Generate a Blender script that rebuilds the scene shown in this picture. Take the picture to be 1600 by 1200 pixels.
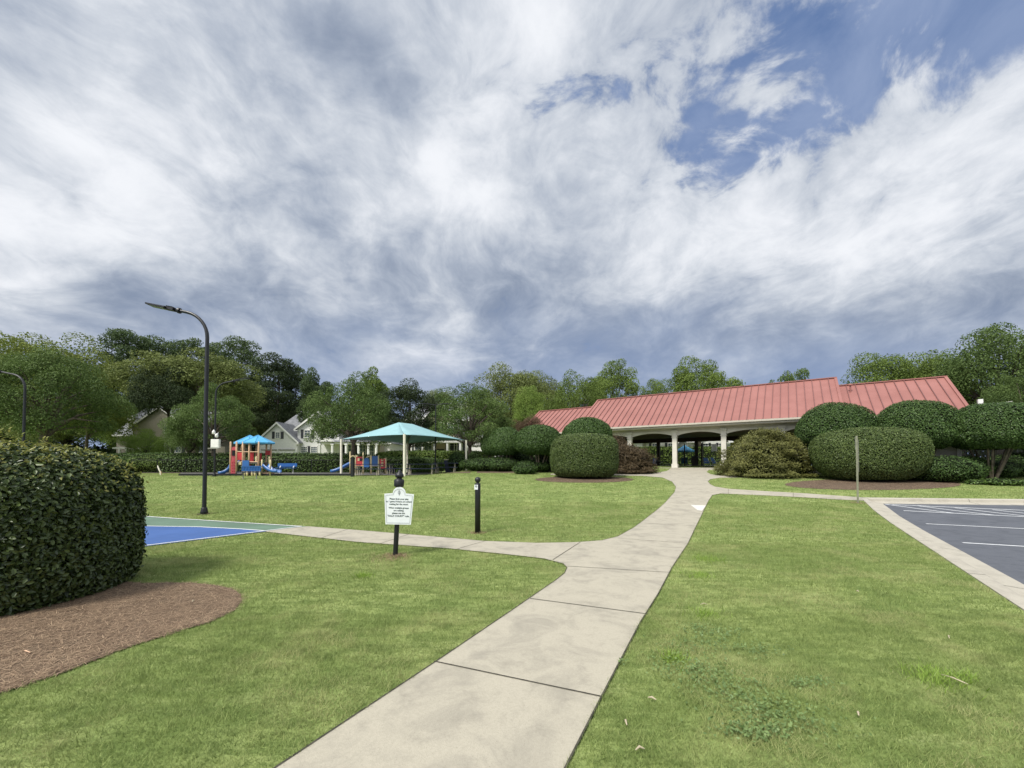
import bpy, math, random
import numpy as np
from mathutils import Vector, Matrix, geometry
PI = math.pi
R = math.radians
scene = bpy.context.scene
for o in list(bpy.data.objects): bpy.data.objects.remove(o)
col = scene.collection
rng = np.random.default_rng(7)
random.seed(7)

# ------------------------------------------------------------------ camera
F, CX, CY, HZ, H, PITCH = 640.0, 800.0, 712.0, 727.0, 1.5, R(1.36)
cd = bpy.data.cameras.new('camera'); cam = bpy.data.objects.new('camera', cd); col.objects.link(cam)
cam.location = (0, 0, H); cam.rotation_euler = (PI/2+PITCH, 0, 0)
cd.sensor_width = 36; cd.sensor_fit = 'HORIZONTAL'; cd.lens = F/1600*36
cd.shift_y = (CY-600)/1600; cd.clip_start = .05; cd.clip_end = 3000
scene.camera = cam
scene.render.resolution_x = 1024; scene.render.resolution_y = 768
scene.view_settings.view_transform = 'Standard'; scene.view_settings.look = 'None'
scene.view_settings.exposure = 0.14; scene.view_settings.gamma = 1

# ------------------------------------------------------------------ sun + sky
SUN = Vector((-.50, -.62, 1.0)).normalized()
sl = bpy.data.lights.new('sun', 'SUN'); sl.energy = 3.3; sl.angle = R(11); sl.color = (1, .955, .88)
so = bpy.data.objects.new('sun', sl); col.objects.link(so)
so.rotation_euler = (-SUN).to_track_quat('-Z', 'Y').to_euler()
w = bpy.data.worlds.new('World'); scene.world = w; w.use_nodes = True
NT = w.node_tree; NT.nodes.clear()
class NB:
    """tiny node-expression builder"""
    def __init__(s, nt): s.nt = nt
    def n(s, t, **k):
        x = s.nt.nodes.new(t)
        for a, b in k.items(): setattr(x, a, b)
        return x
    def put(s, sock, v):
        if isinstance(v, (int, float)): sock.default_value = v
        elif isinstance(v, (tuple, list)):
            sock.default_value = tuple(v)+((1,) if len(v) == 3 and len(sock.default_value) == 4 else ())
        else: s.nt.links.new(v, sock)
    def m(s, op, a, b=0.0, c=0.0, clamp=False):
        x = s.n('ShaderNodeMath', operation=op); x.use_clamp = clamp
        s.put(x.inputs[0], a); s.put(x.inputs[1], b); s.put(x.inputs[2], c); return x.outputs[0]
    def comb(s, a, b, c=0.0):
        x = s.n('ShaderNodeCombineXYZ'); s.put(x.inputs[0], a); s.put(x.inputs[1], b); s.put(x.inputs[2], c); return x.outputs[0]
    def noise(s, vec, scale, detail=4, rough=.5, dist=0.0, out=0):
        x = s.n('ShaderNodeTexNoise'); s.put(x.inputs['Vector'], vec); x.inputs['Scale'].default_value = scale
        x.inputs['Detail'].default_value = detail; x.inputs['Roughness'].default_value = rough
        x.inputs['Distortion'].default_value = dist; return x.outputs[out]
    def ramp(s, v, lo, hi, a=0.0, b=1.0, smooth=True):
        x = s.n('ShaderNodeMapRange'); x.interpolation_type = 'SMOOTHSTEP' if smooth else 'LINEAR'
        s.put(x.inputs[0], v); s.put(x.inputs[1], lo); s.put(x.inputs[2], hi); s.put(x.inputs[3], a); s.put(x.inputs[4], b)
        return x.outputs[0]
    def mix(s, f, a, b):
        x = s.n('ShaderNodeMix', data_type='RGBA'); s.put(x.inputs[0], f); s.put(x.inputs[6], a); s.put(x.inputs[7], b); return x.outputs[2]
    def mapv(s, vec, scale=(1, 1, 1), rot=(0, 0, 0), loc=(0, 0, 0)):
        x = s.n('ShaderNodeMapping'); s.put(x.inputs[0], vec); x.inputs[1].default_value = loc
        x.inputs[2].default_value = rot; x.inputs[3].default_value = scale; return x.outputs[0]
b = NB(NT)
out = b.n('ShaderNodeOutputWorld'); bg = b.n('ShaderNodeBackground')
sky = b.n('ShaderNodeTexSky'); sky.sky_type = 'NISHITA'; sky.sun_disc = False
sky.sun_elevation = math.asin(SUN.z); sky.sun_rotation = math.atan2(SUN.x, SUN.y)
sky.air_density = 1.0; sky.dust_density = .6; sky.ozone_density = 2.0
tc = b.n('ShaderNodeTexCoord'); sep = b.n('ShaderNodeSeparateXYZ'); NT.links.new(tc.outputs['Generated'], sep.inputs[0])
X, Y, Z = sep.outputs
zz = b.m('MAXIMUM', b.m('ADD', Z, .30), .10)
plane = b.comb(b.m('DIVIDE', X, zz), b.m('DIVIDE', Y, zz), 0.0)            # cloud deck seen in perspective
yc = b.m('MAXIMUM', Y, .15)
A = b.m('DIVIDE', X, yc); B = b.m('DIVIDE', Z, yc)                         # bearing / height over the north horizon
warpn = b.n('ShaderNodeTexNoise'); NT.links.new(plane, warpn.inputs['Vector']); warpn.inputs['Scale'].default_value = 1.6; warpn.inputs['Detail'].default_value = 3
wv = b.n('ShaderNodeVectorMath', operation='MULTIPLY_ADD'); NT.links.new(warpn.outputs['Color'], wv.inputs[0]); wv.inputs[1].default_value = (.42, .42, .42); NT.links.new(plane, wv.inputs[2])
P2 = wv.outputs[0]
big = b.noise(b.mapv(P2, rot=(0, 0, R(-30)), scale=(1.0, .80, 1)), 2.1, 10, .55, .25)
streak = b.noise(b.mapv(P2, rot=(0, 0, R(32)), scale=(1.2, .8, 1), loc=(3.1, 1.7, 0)), 3.2, 9, .58, .35)
fine = b.noise(b.mapv(P2, rot=(0, 0, R(-20)), scale=(1, .85, 1), loc=(7, 2, 4)), 8.5, 9, .62, .3)
soft = b.noise(tc.outputs['Generated'], 5.5, 7, .58, .4)
def gauss(a0, b0, ang, la, lb, wob=None):
    ca, sa = math.cos(ang), math.sin(ang)
    da = b.m('SUBTRACT', A, a0); db = b.m('SUBTRACT', B, b0)
    p = b.m('DIVIDE', b.m('ADD', b.m('MULTIPLY', da, ca), b.m('MULTIPLY', db, sa)), la)
    q = b.m('DIVIDE', b.m('SUBTRACT', b.m('MULTIPLY', db, ca), b.m('MULTIPLY', da, sa)), lb)
    r2 = b.m('ADD', b.m('MULTIPLY', p, p), b.m('MULTIPLY', q, q))
    return b.m('EXPONENT', b.m('MULTIPLY', r2, -1.0))
wisp = b.m('ADD', b.m('ADD', b.m('MULTIPLY', fine, .50), b.m('MULTIPLY', big, .30)), b.m('MULTIPLY', soft, .35))
hole = b.m('MAXIMUM', gauss(1.12, 1.14, R(15), .95, .24), b.m('MULTIPLY', gauss(.66, .85, R(28), .46, .13), .90))
fwd = b.ramp(Y, .1, .3)
hole = b.m('MULTIPLY', hole, fwd)
holem = b.ramp(b.m('SUBTRACT', hole, b.m('MULTIPLY', b.m('SUBTRACT', wisp, .55), 3.6)), .32, .70)
shade = b.m('ADD', b.m('MULTIPLY', big, .42), b.m('ADD', b.m('MULTIPLY', streak, .20), b.m('ADD', b.m('MULTIPLY', fine, .30), b.m('MULTIPLY', soft, .33))))
shade = b.m('SUBTRACT', shade, .165)
# broad brighter and darker fields of the cloud deck
def add(v, g, k): return b.m('ADD', v, b.m('MULTIPLY', g, k))
shade = add(shade, gauss(-1.05, .70, R(-25), .50, .22), .10)
shade = add(shade, gauss(.0, 1.0, R(70), .50, .20), .11)
shade = add(shade, gauss(.65, .55, R(25), .60, .14), .12)
shade = add(shade, gauss(-.15, .70, R(-45), .35, .14), .05)
shade = add(shade, gauss(-.45, 1.10, R(-38), .50, .13), -.13)
shade = add(shade, gauss(-.85, .40, R(-8), .36, .09), -.15)
shade = add(shade, gauss(.05, .40, R(-10), .45, .16), -.10)
shade = add(shade, gauss(-1.2, 1.10, R(-30), .5, .15), -.05)
shade = add(shade, gauss(.75, .36, R(8), .6, .09), -.10)
t = b.ramp(shade, .245, .655)
cr = b.n('ShaderNodeValToRGB'); NT.links.new(t, cr.inputs[0])
e = cr.color_ramp.elements
e[0].position = 0; e[0].color = (.215, .265, .365, 1); e[1].position = 1; e[1].color = (.82, .84, .88, 1)
for p_, c_ in ((.32, (.365, .415, .505, 1)), (.65, (.56, .60, .665, 1))):
    x_ = e.new(p_); x_.color = c_
low = b.ramp(b.m('ADD', B, b.m('MULTIPLY', b.m('SUBTRACT', big, .5), .30)), .08, .46, 1, 0)
lowc = b.mix(b.ramp(soft, .35, .7), (.23, .305, .475), (.31, .385, .545))
cloud = b.mix(b.m('MULTIPLY', low, .94), cr.outputs[0], lowc)
skyc = b.n('ShaderNodeVectorMath', operation='SCALE'); NT.links.new(sky.outputs[0], skyc.inputs[0]); skyc.inputs['Scale'].default_value = .085
bluec = b.mix(.72, skyc.outputs[0], (.12, .205, .42))
bluec = b.mix(b.ramp(streak, .30, .66, 0, .70), bluec, (.31, .385, .56))
c = b.mix(holem, cloud, bluec)
# sky glow added round the veiled sun, unseen behind the photographer, lifts ground light
dt = b.n('ShaderNodeVectorMath', operation='DOT_PRODUCT'); NT.links.new(tc.outputs['Generated'], dt.inputs[0]); dt.inputs[1].default_value = SUN
glow = b.m('MULTIPLY', b.m('POWER', b.m('MAXIMUM', dt.outputs['Value'], 0.0), 5.0), 1.5)
gl = b.n('ShaderNodeVectorMath', operation='SCALE'); gl.inputs[0].default_value = (1, .98, .94); NT.links.new(glow, gl.inputs['Scale'])
ad = b.n('ShaderNodeVectorMath', operation='ADD'); NT.links.new(c, ad.inputs[0]); NT.links.new(gl.outputs[0], ad.inputs[1])
NT.links.new(ad.outputs[0], bg.inputs[0]); bg.inputs[1].default_value = 1.0
NT.links.new(bg.outputs[0], out.inputs[0])

# ------------------------------------------------------------------ terrain and picture measurements
def sp(v, w_): return w_*np.logaddexp(0, v/w_)
def zt(y, x=0.0):                        # level lawn, then a steady rise; the playground stands on a lower terrace
    y = np.asarray(y, float); x = np.asarray(x, float)
    u = np.clip((x+6.5)/7.0, 0, 1); u = u*u*(3-2*u); ye = 25.9+10.1*u
    return .064*(sp(y-12.6, .8)-sp(y-ye, 1.0))
def z1(y, x=0.0): return float(zt(y, x))
def ray(px, py):
    c_ = (px-CX)/F; s_ = (CY-py)/F
    return Vector((c_, math.cos(PITCH)-s_*math.sin(PITCH), math.sin(PITCH)+s_*math.cos(PITCH)))
def Wp(px, py, y):                       # the point at depth y seen at this pixel
    d = ray(px, py); t_ = y/d.y
    return Vector((d.x*t_, y, H+d.z*t_))
def G(px, py, off=0.0):                  # the terrain point seen at this pixel
    d = ray(px, py); lo, hi = .8, 90.0
    f_ = lambda y: H+d.z*(y/d.y)-z1(y, d.x*y/d.y)-off
    y = lo
    while y < hi and f_(y) > 0: y *= 1.02
    a_, b_ = y/1.02, y
    for _ in range(30):
        m_ = (a_+b_)/2
        if f_(m_) > 0: a_ = m_
        else: b_ = m_
    y = (a_+b_)/2
    return Vector((d.x*y/d.y, y, z1(y, d.x*y/d.y)+off))
def P(px, y): return Vector(((px-CX)/F*y, y, z1(y, (px-CX)/F*y)))
def pip(pts, poly):
    x, y = pts[:, 0], pts[:, 1]; ins = np.zeros(len(pts), bool); n = len(poly)
    for i in range(n):
        x1, y1 = poly[i]; x2, y2 = poly[(i+1) % n]
        if y1 == y2: continue
        cnd = ((y1 > y) != (y2 > y)) & (x < (x2-x1)*(y-y1)/(y2-y1)+x1)
        ins ^= cnd
    return ins

# ------------------------------------------------------------------ object helpers
def tag(o, label=None, cat=None, group=None, kind=None):
    if label: o['label'] = label
    if cat: o['category'] = cat
    if group: o['group'] = group
    if kind: o['kind'] = kind
    return o
def empty(name, loc, label, cat, group=None, rz=0):
    o = bpy.data.objects.new(name, None); col.objects.link(o); o.location = loc; o.rotation_euler = (0, 0, rz)
    o.empty_display_size = .2
    return tag(o, label, cat, group)
def link(name, me, parent=None, loc=None):
    o = bpy.data.objects.new(name, me); col.objects.link(o)
    if parent: o.parent = parent
    if loc is not None: o.location = loc
    return o
def copy_tree(o, parent=None):
    c_ = o.copy(); col.objects.link(c_)
    if parent: c_.parent = parent
    for ch in [k for k in bpy.data.objects if k.parent == o]: copy_tree(ch, c_)
    return c_
def fast_mesh(name, V, Fc, rnd=None, mat=None):
    me = bpy.data.meshes.new(name); k = Fc.shape[1]
    me.vertices.add(len(V)); me.vertices.foreach_set('co', np.ascontiguousarray(V, np.float32).ravel())
    me.loops.add(Fc.size); me.loops.foreach_set('vertex_index', np.ascontiguousarray(Fc, np.int32).ravel())
    me.polygons.add(len(Fc)); me.polygons.foreach_set('loop_start', np.arange(0, Fc.size, k, dtype=np.int32))
    me.update(calc_edges=True)
    if rnd is not None:
        at = me.attributes.new('rnd', 'FLOAT', 'POINT'); at.data.foreach_set('value', np.ascontiguousarray(rnd, np.float32))
    if mat: me.materials.append(mat)
    return me
class MB:
    def __init__(s): s.v = []; s.f = []; s.mi = []; s.sm = []
    def add(s, vs, fs, mi=0, smooth=False):
        o = len(s.v); s.v += [tuple(v) for v in vs]
        for f_ in fs: s.f.append([i+o for i in f_]); s.mi.append(mi); s.sm.append(smooth)
        return s
    def box(s, c, d, rz=0, mi=0, M=None):
        x, y, z = d[0]/2, d[1]/2, d[2]/2
        vs = [Vector((a*x, b_*y, e_*z)) for e_ in (-1, 1) for a, b_ in ((-1, -1), (1, -1), (1, 1), (-1, 1))]
        m_ = M if M is not None else Matrix.Rotation(rz, 4, 'Z')
        vs = [m_ @ v + Vector(c) for v in vs]
        return s.add(vs, [(3, 2, 1, 0), (4, 5, 6, 7), (0, 1, 5, 4), (1, 2, 6, 5), (2, 3, 7, 6), (3, 0, 4, 7)], mi)
    def bar(s, a, b_, w_, h_, mi=0):                 # box between two points
        a = Vector(a); b_ = Vector(b_); d = b_-a
        q = d.to_track_quat('Y', 'Z').to_matrix().to_4x4()
        return s.box((a+b_)/2, (w_, d.length, h_), M=q, mi=mi)
    def tube(s, pts, r, n=8, mi=0, cap=True):
        pts = [Vector(p) for p in pts]; rs = r if isinstance(r, (list, tuple)) else [r]*len(pts)
        vs = []; fs = []; up = None
        for i, p in enumerate(pts):
            d = (pts[min(i+1, len(pts)-1)]-pts[max(i-1, 0)]).normalized()
            if up is None:
                up = Vector((0, 0, 1)) if abs(d.z) < .9 else Vector((1, 0, 0))
            a = d.cross(up)
            if a.length < 1e-4: a = d.cross(Vector((0, 1, 0)))
            a.normalize(); bb = a.cross(d).normalized(); up = bb
            for k in range(n):
                an = 2*PI*k/n; vs.append(p+(a*math.cos(an)+bb*math.sin(an))*rs[i])
        for i in range(len(pts)-1):
            for k in range(n):
                fs.append((i*n+k, i*n+(k+1) % n, (i+1)*n+(k+1) % n, (i+1)*n+k))
        s.add(vs, fs, mi, True)
        if cap:
            s.add(vs[:n], [tuple(range(n))], mi); s.add(vs[-n:], [tuple(reversed(range(n)))], mi)
        return s
    def lathe(s, c, prof, n=16, mi=0):
        vs = []; fs = []
        for r_, z in prof:
            for k in range(n):
                an = 2*PI*k/n; vs.append((c[0]+r_*math.cos(an), c[1]+r_*math.sin(an), c[2]+z))
        for i in range(len(prof)-1):
            for k in range(n): fs.append((i*n+k, i*n+(k+1) % n, (i+1)*n+(k+1) % n, (i+1)*n+k))
        fs.append(tuple(reversed(range(n)))); fs.append(tuple(range((len(prof)-1)*n, len(prof)*n)))
        return s.add(vs, fs, mi, True)
    def prism(s, poly, a, b_, mi=0, M=None):          # poly in local xz, extruded along local y from a to b
        n = len(poly); m_ = M or Matrix.Identity(4)
        vs = [m_ @ Vector((p[0], a, p[1])) for p in poly]+[m_ @ Vector((p[0], b_, p[1])) for p in poly]
        fs = [tuple(range(n)), tuple(reversed(range(n, 2*n)))]+[(i, i+n, (i+1) % n+n, (i+1) % n) for i in range(n)]
        return s.add(vs, fs, mi)
    def build(s, name, mats, parent=None, loc=None, bevel=0, M=None):
        me = bpy.data.meshes.new(name)
        V = [M @ Vector(v) for v in s.v] if M is not None else s.v
        me.from_pydata(V, [], s.f)
        for m_ in (mats if isinstance(mats, (list, tuple)) else [mats]): me.materials.append(m_)
        me.polygons.foreach_set('material_index', s.mi); me.polygons.foreach_set('use_smooth', s.sm)
        me.update()
        import bmesh
        bm = bmesh.new(); bm.from_mesh(me); bmesh.ops.remove_doubles(bm, verts=bm.verts, dist=1e-5) if bevel else None
        bmesh.ops.recalc_face_normals(bm, faces=bm.faces)
        if bevel: bmesh.ops.bevel(bm, geom=[e_ for e_ in bm.edges if len(e_.link_faces) == 2 and e_.calc_face_angle(0) > .6], offset=bevel, segments=2, affect='EDGES')
        bm.to_mesh(me); bm.free()
        return link(name, me, parent, loc)

# ------------------------------------------------------------------ materials
def newmat(name):
    m_ = bpy.data.materials.new(name); m_.use_nodes = True; nt = m_.node_tree
    return m_, NB(nt), nt.nodes['Principled BSDF'], nt.nodes['Material Output']
def plain(name, c1, rough=.5, metal=0, var=.12, scale=6, bump=0, c2=None, spec=.5):
    m_, b_, p, o = newmat(name); t_ = b_.n('ShaderNodeTexCoord').outputs['Object']
    n_ = b_.noise(t_, scale, 6, .6)
    c2 = c2 or tuple(x*(1-var*2) for x in c1)
    b_.put(p.inputs['Base Color'], b_.mix(b_.ramp(n_, .3, .7), c2, c1))
    b_.put(p.inputs['Roughness'], b_.ramp(n_, .3, .7, min(1, rough+.08), max(0, rough-.05))); p.inputs['Metallic'].default_value = metal
    p.inputs['Specular IOR Level'].default_value = spec
    if bump:
        bp = b_.n('ShaderNodeBump'); bp.inputs['Strength'].default_value = bump; bp.inputs['Distance'].default_value = .01
        b_.put(bp.inputs['Height'], b_.noise(t_, scale*14, 4, .6)); b_.put(p.inputs['Normal'], bp.outputs[0])
    return m_
def leafmat(name, dark, light, rough=.5, transl=.22, spec=.35, patch=0.0, pc=None, ps=.35):
    m_, b_, p, o = newmat(name)
    at = b_.n('ShaderNodeAttribute', attribute_name='rnd').outputs['Fac']
    oi = b_.n('ShaderNodeObjectInfo').outputs['Random']
    c_ = b_.mix(at, dark, light)
    c_ = b_.mix(b_.m('MULTIPLY', oi, .14), c_, tuple(x*.6 for x in dark))
    if patch:
        g = b_.n('ShaderNodeNewGeometry').outputs['Position']
        c_ = b_.mix(b_.m('MULTIPLY', b_.ramp(b_.noise(g, ps, 5, .65, .4), .45, .66), patch), c_, pc)
    if patch:
        g2 = b_.noise(g, 5.5, 5, .72, .6); c_ = b_.mix(b_.ramp(g2, .52, .36, 0, .45), c_, tuple(x*.75 for x in dark))
    b_.put(p.inputs['Base Color'], c_); p.inputs['Roughness'].default_value = rough
    p.inputs['Specular IOR Level'].default_value = spec
    tr = b_.n('ShaderNodeBsdfTranslucent'); b_.put(tr.inputs[0], c_)
    mx = b_.n('ShaderNodeMixShader'); mx.inputs[0].default_value = transl
    nt = m_.node_tree; nt.links.new(p.outputs[0], mx.inputs[1]); nt.links.new(tr.outputs[0], mx.inputs[2]); nt.links.new(mx.outputs[0], o.inputs[0])
    return m_
M = {}
# lawn under the blades
def lawn_mat():
    m_, b_, p, o = newmat('lawn_turf')
    g = b_.n('ShaderNodeNewGeometry').outputs['Position']
    n1 = b_.noise(g, .55, 6, .62, .5); n2 = b_.noise(b_.mapv(g, scale=(.5, 1.6, 1), rot=(0, 0, R(8))), 1.5, 6, .7, .3)
    n3 = b_.noise(b_.mapv(g, scale=(.45, 1.3, 1)), 5, 6, .75)
    c_ = b_.mix(b_.ramp(n1, .35, .66), (.175, .24, .070), (.325, .385, .140))
    c_ = b_.mix(b_.m('MULTIPLY', b_.ramp(n2, .50, .74), .7), c_, (.46, .50, .22))
    c_ = b_.mix(b_.m('MULTIPLY', b_.ramp(n3, .56, .42), .75), c_, (.105, .155, .040))
    b_.put(p.inputs['Base Color'], c_); p.inputs['Roughness'].default_value = .9; p.inputs['Specular IOR Level'].default_value = .15
    bp = b_.n('ShaderNodeBump'); bp.inputs['Strength'].default_value = .8; bp.inputs['Distance'].default_value = .03
    b_.put(bp.inputs['Height'], b_.noise(g, 22, 5, .75)); b_.put(p.inputs['Normal'], bp.outputs[0])
    return m_
M['lawn'] = lawn_mat()
def concrete_mat(name, a, b2, stain=.5):
    m_, b_, p, o = newmat(name)
    g = b_.n('ShaderNodeNewGeometry').outputs['Position']
    n1 = b_.noise(g, 2.1, 6, .66, .8); n2 = b_.noise(g, 60, 4, .7); n3 = b_.noise(g, 5, 6, .7, .5)
    sp_ = b_.noise(g, 190, 2, .6)
    c_ = b_.mix(b_.m('MULTIPLY', b_.ramp(n1, .42, .72), stain), a, b2)
    c_ = b_.mix(b_.m('MULTIPLY', b_.ramp(n3, .5, .72), .35*stain), c_, tuple(x*.55 for x in b2))
    c_ = b_.mix(b_.ramp(n2, .35, .7, 0, .28), c_, tuple(x*.62 for x in a))
    c_ = b_.mix(b_.ramp(sp_, .60, .72, 0, .5), c_, tuple(x*.38 for x in a))
    b_.put(p.inputs['Base Color'], c_); p.inputs['Roughness'].default_value = .88
    bp = b_.n('ShaderNodeBump'); bp.inputs['Strength'].default_value = .35; bp.inputs['Distance'].default_value = .004
    b_.put(bp.inputs['Height'], b_.m('ADD', n2, sp_)); b_.put(p.inputs['Normal'], bp.outputs[0])
    return m_
M['walk'] = concrete_mat('walk_concrete', (.425, .392, .312), (.27, .25, .205), .8)
M['kerb'] = concrete_mat('kerb_concrete', (.45, .42, .35), (.30, .275, .23), .6)
M['slab'] = concrete_mat('patio_concrete', (.42, .39, .33), (.30, .28, .24), .4)
M['joint_edge_shade'] = plain('joint_dirt_edge_shade', (.075, .070, .050), .95, var=.3, scale=20)  # dirt in the joints, also the painted shade line beside the lawn
M['patch'] = concrete_mat('new_concrete', (.66, .64, .58), (.56, .54, .48), .3)
M['asphalt'] = concrete_mat('asphalt', (.105, .114, .135), (.060, .067, .082), .8)
M['paint'] = plain('road_paint', (.74, .76, .78), .7, var=.10, scale=9, bump=.3)
M['court_green'] = plain('court_green', (.125, .205, .145), .75, var=.12, scale=.8, bump=.3)
M['court_blue'] = plain('court_blue', (.045, .115, .33), .72, var=.10, scale=.7, bump=.3)
def mulch_mat(name, a, b2):
    m_, b_, p, o = newmat(name)
    g = b_.n('ShaderNodeNewGeometry').outputs['Position']
    n1 = b_.noise(g, 45, 5, .75, 1.5); n2 = b_.noise(g, 2.2, 4, .6)
    c_ = b_.mix(b_.ramp(n1, .35, .66), a, b2); c_ = b_.mix(b_.ramp(n2, .4, .7, 0, .4), c_, tuple(x*.55 for x in a))
    b_.put(p.inputs['Base Color'], c_); p.inputs['Roughness'].default_value = .95
    bp = b_.n('ShaderNodeBump'); bp.inputs['Strength'].default_value = 1; bp.inputs['Distance'].default_value = .02
    b_.put(bp.inputs['Height'], n1); b_.put(p.inputs['Normal'], bp.outputs[0])
    return m_
M['mulch'] = mulch_mat('pine_straw_bed', (.085, .056, .036), (.22, .155, .10))
M['straw'] = leafmat('pine_straw', (.10, .055, .036), (.54, .40, .26), .8, .05)
M['rubber'] = mulch_mat('play_surface', (.10, .095, .09), (.24, .23, .22))
M['blade'] = leafmat('grass_blade', (.165, .235, .068), (.385, .455, .160), .6, .32, .2, .55, (.50, .48, .24), 1.0)
M['weed'] = leafmat('weed_leaf', (.10, .165, .050), (.22, .31, .11), .5, .25)
M['weed_light'] = leafmat('crabgrass', (.20, .33, .045), (.34, .47, .10), .5, .3)
M['laurel'] = leafmat('laurel_leaf', (.018, .036, .010), (.105, .145, .040), .36, .12, .42)
M['laurel_top'] = leafmat('laurel_young_leaf', (.13, .17, .035), (.34, .33, .095), .4, .3)
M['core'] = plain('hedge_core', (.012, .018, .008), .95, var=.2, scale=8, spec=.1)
M['clip'] = leafmat('clipped_holly_leaf', (0.042, 0.073, 0.020), (0.169, 0.223, 0.068), .45, .15, .25)
M['dome'] = leafmat('dome_tree_leaf', (0.031, 0.067, 0.017), (0.115, 0.189, 0.049), .45, .15, .25)
M['hedge'] = leafmat('hedge_leaf', (0.042, 0.084, 0.017), (0.135, 0.216, 0.047), .5, .15)
M['hedgeL'] = leafmat('hedge_light_leaf', (.07, .125, .018), (.21, .29, .050), .5, .2)
M['maple_g'] = leafmat('maple_olive_leaf', (.070, .078, .018), (.255, .255, .075), .6, .2)
M['maple_r'] = leafmat('maple_bronze_leaf', (0.045, 0.032, 0.016), (0.165, 0.118, 0.060), .6, .2)
TC = {'muted': ((.042, .078, .022), (.180, .255, .075)), 'mid': ((.058, .100, .022), (.225, .305, .070)),
      'yellow': ((.085, .125, .025), (.320, .370, .090)), 'pine': ((.035, .065, .026), (.140, .195, .070)),
      'dark': ((.020, .036, .018), (.092, .125, .050)), 'bright': ((.090, .160, .025), (.300, .400, .095)),
      'brown': ((.085, .112, .028), (.265, .310, .105)), 'bronze': ((.060, .045, .025), (.200, .140, .085))}
for k_, (a_, b_) in TC.items(): M['t_'+k_] = leafmat(k_+'_tree_leaf', a_, b_, .6, .30, .16)
M['bark'] = plain('bark', (.16, .13, .10), .9, var=.3, scale=5, bump=.5)
M['bark_dark'] = plain('dark_bark', (.060, .048, .038), .9, var=.3, scale=5, bump=.5)
M['black'] = plain('black_paint', (.012, .013, .016), .38, var=.15, scale=3)
M['lens'] = plain('lamp_lens', (.30, .31, .26), .3, var=.1)
M['white'] = plain('white_paint', (.80, .79, .76), .5, var=.05)
M['cream'] = plain('cream_post', (.76, .72, .60), .5, var=.06)
M['beige'] = plain('beige_trim', (.52, .48, .40), .6, var=.06, scale=2)
M['offwhite'] = plain('column_paint', (.66, .63, .56), .55, var=.06, scale=2)
M['roof'] = plain('red_metal_roof', (.325, .142, .122), .5, var=.05, scale=.6, c2=(.275, .118, .102), spec=.3)
M['roof_seam'] = plain('roof_seam_cap', (.17, .072, .066), .5, var=.05)
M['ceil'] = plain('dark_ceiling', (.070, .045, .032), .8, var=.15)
M['gal'] = plain('galvanised', (.34, .34, .30), .5, metal=.3, var=.15, scale=8)
M['green_post'] = plain('green_sign_post', (.30, .31, .22), .5, metal=.2, var=.15, scale=8)
M['sign'] = plain('sign_white', (.80, .84, .86), .4, var=.03)
M['ink'] = plain('sign_ink', (.06, .09, .09), .5, var=.05)
M['fabric'] = plain('shade_fabric', (.26, .45, .48), .85, var=.05, scale=1.5)
M['pblue'] = plain('play_blue', (.030, .125, .37), .35, var=.08)
M['proof'] = plain('play_roof_blue', (.09, .40, .70), .4, var=.08)
M['pred'] = plain('play_red', (.58, .050, .060), .4, var=.08)
M['pcoral'] = plain('play_coral', (.62, .10, .13), .45, var=.08)
M['ptan'] = plain('play_tan', (.70, .46, .30), .5, var=.08)
M['pyel'] = plain('play_cream', (.74, .62, .36), .5, var=.08)
M['siding'] = plain('white_siding', (.68, .68, .65), .6, var=.05)
M['taupe'] = plain('taupe_siding', (.32, .29, .24), .7, var=.08)
M['pinkbrick'] = plain('pale_brick', (.52, .40, .34), .8, var=.12, scale=12)
M['shingle'] = plain('grey_shingles', (.24, .25, .27), .85, var=.2, scale=2.5, bump=.5)
M['shutter'] = plain('dark_shutter', (.035, .038, .045), .5)
M['glass'] = plain('window_glass', (.14, .17, .20), .12, var=.2, scale=.4)
M['cushion'] = plain('blue_sling', (.03, .16, .42), .6)
M['navy'] = plain('navy_plastic', (.015, .022, .06), .45)
M['lid'] = plain('cream_lid', (.62, .60, .38), .5)
M['brick'] = plain('red_brick', (.25, .10, .07), .85, var=.2, scale=14)
M['leg'] = plain('tan_legs', (.46, .42, .32), .5)
M['twig'] = plain('dry_twig', (.50, .43, .30), .8)

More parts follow.
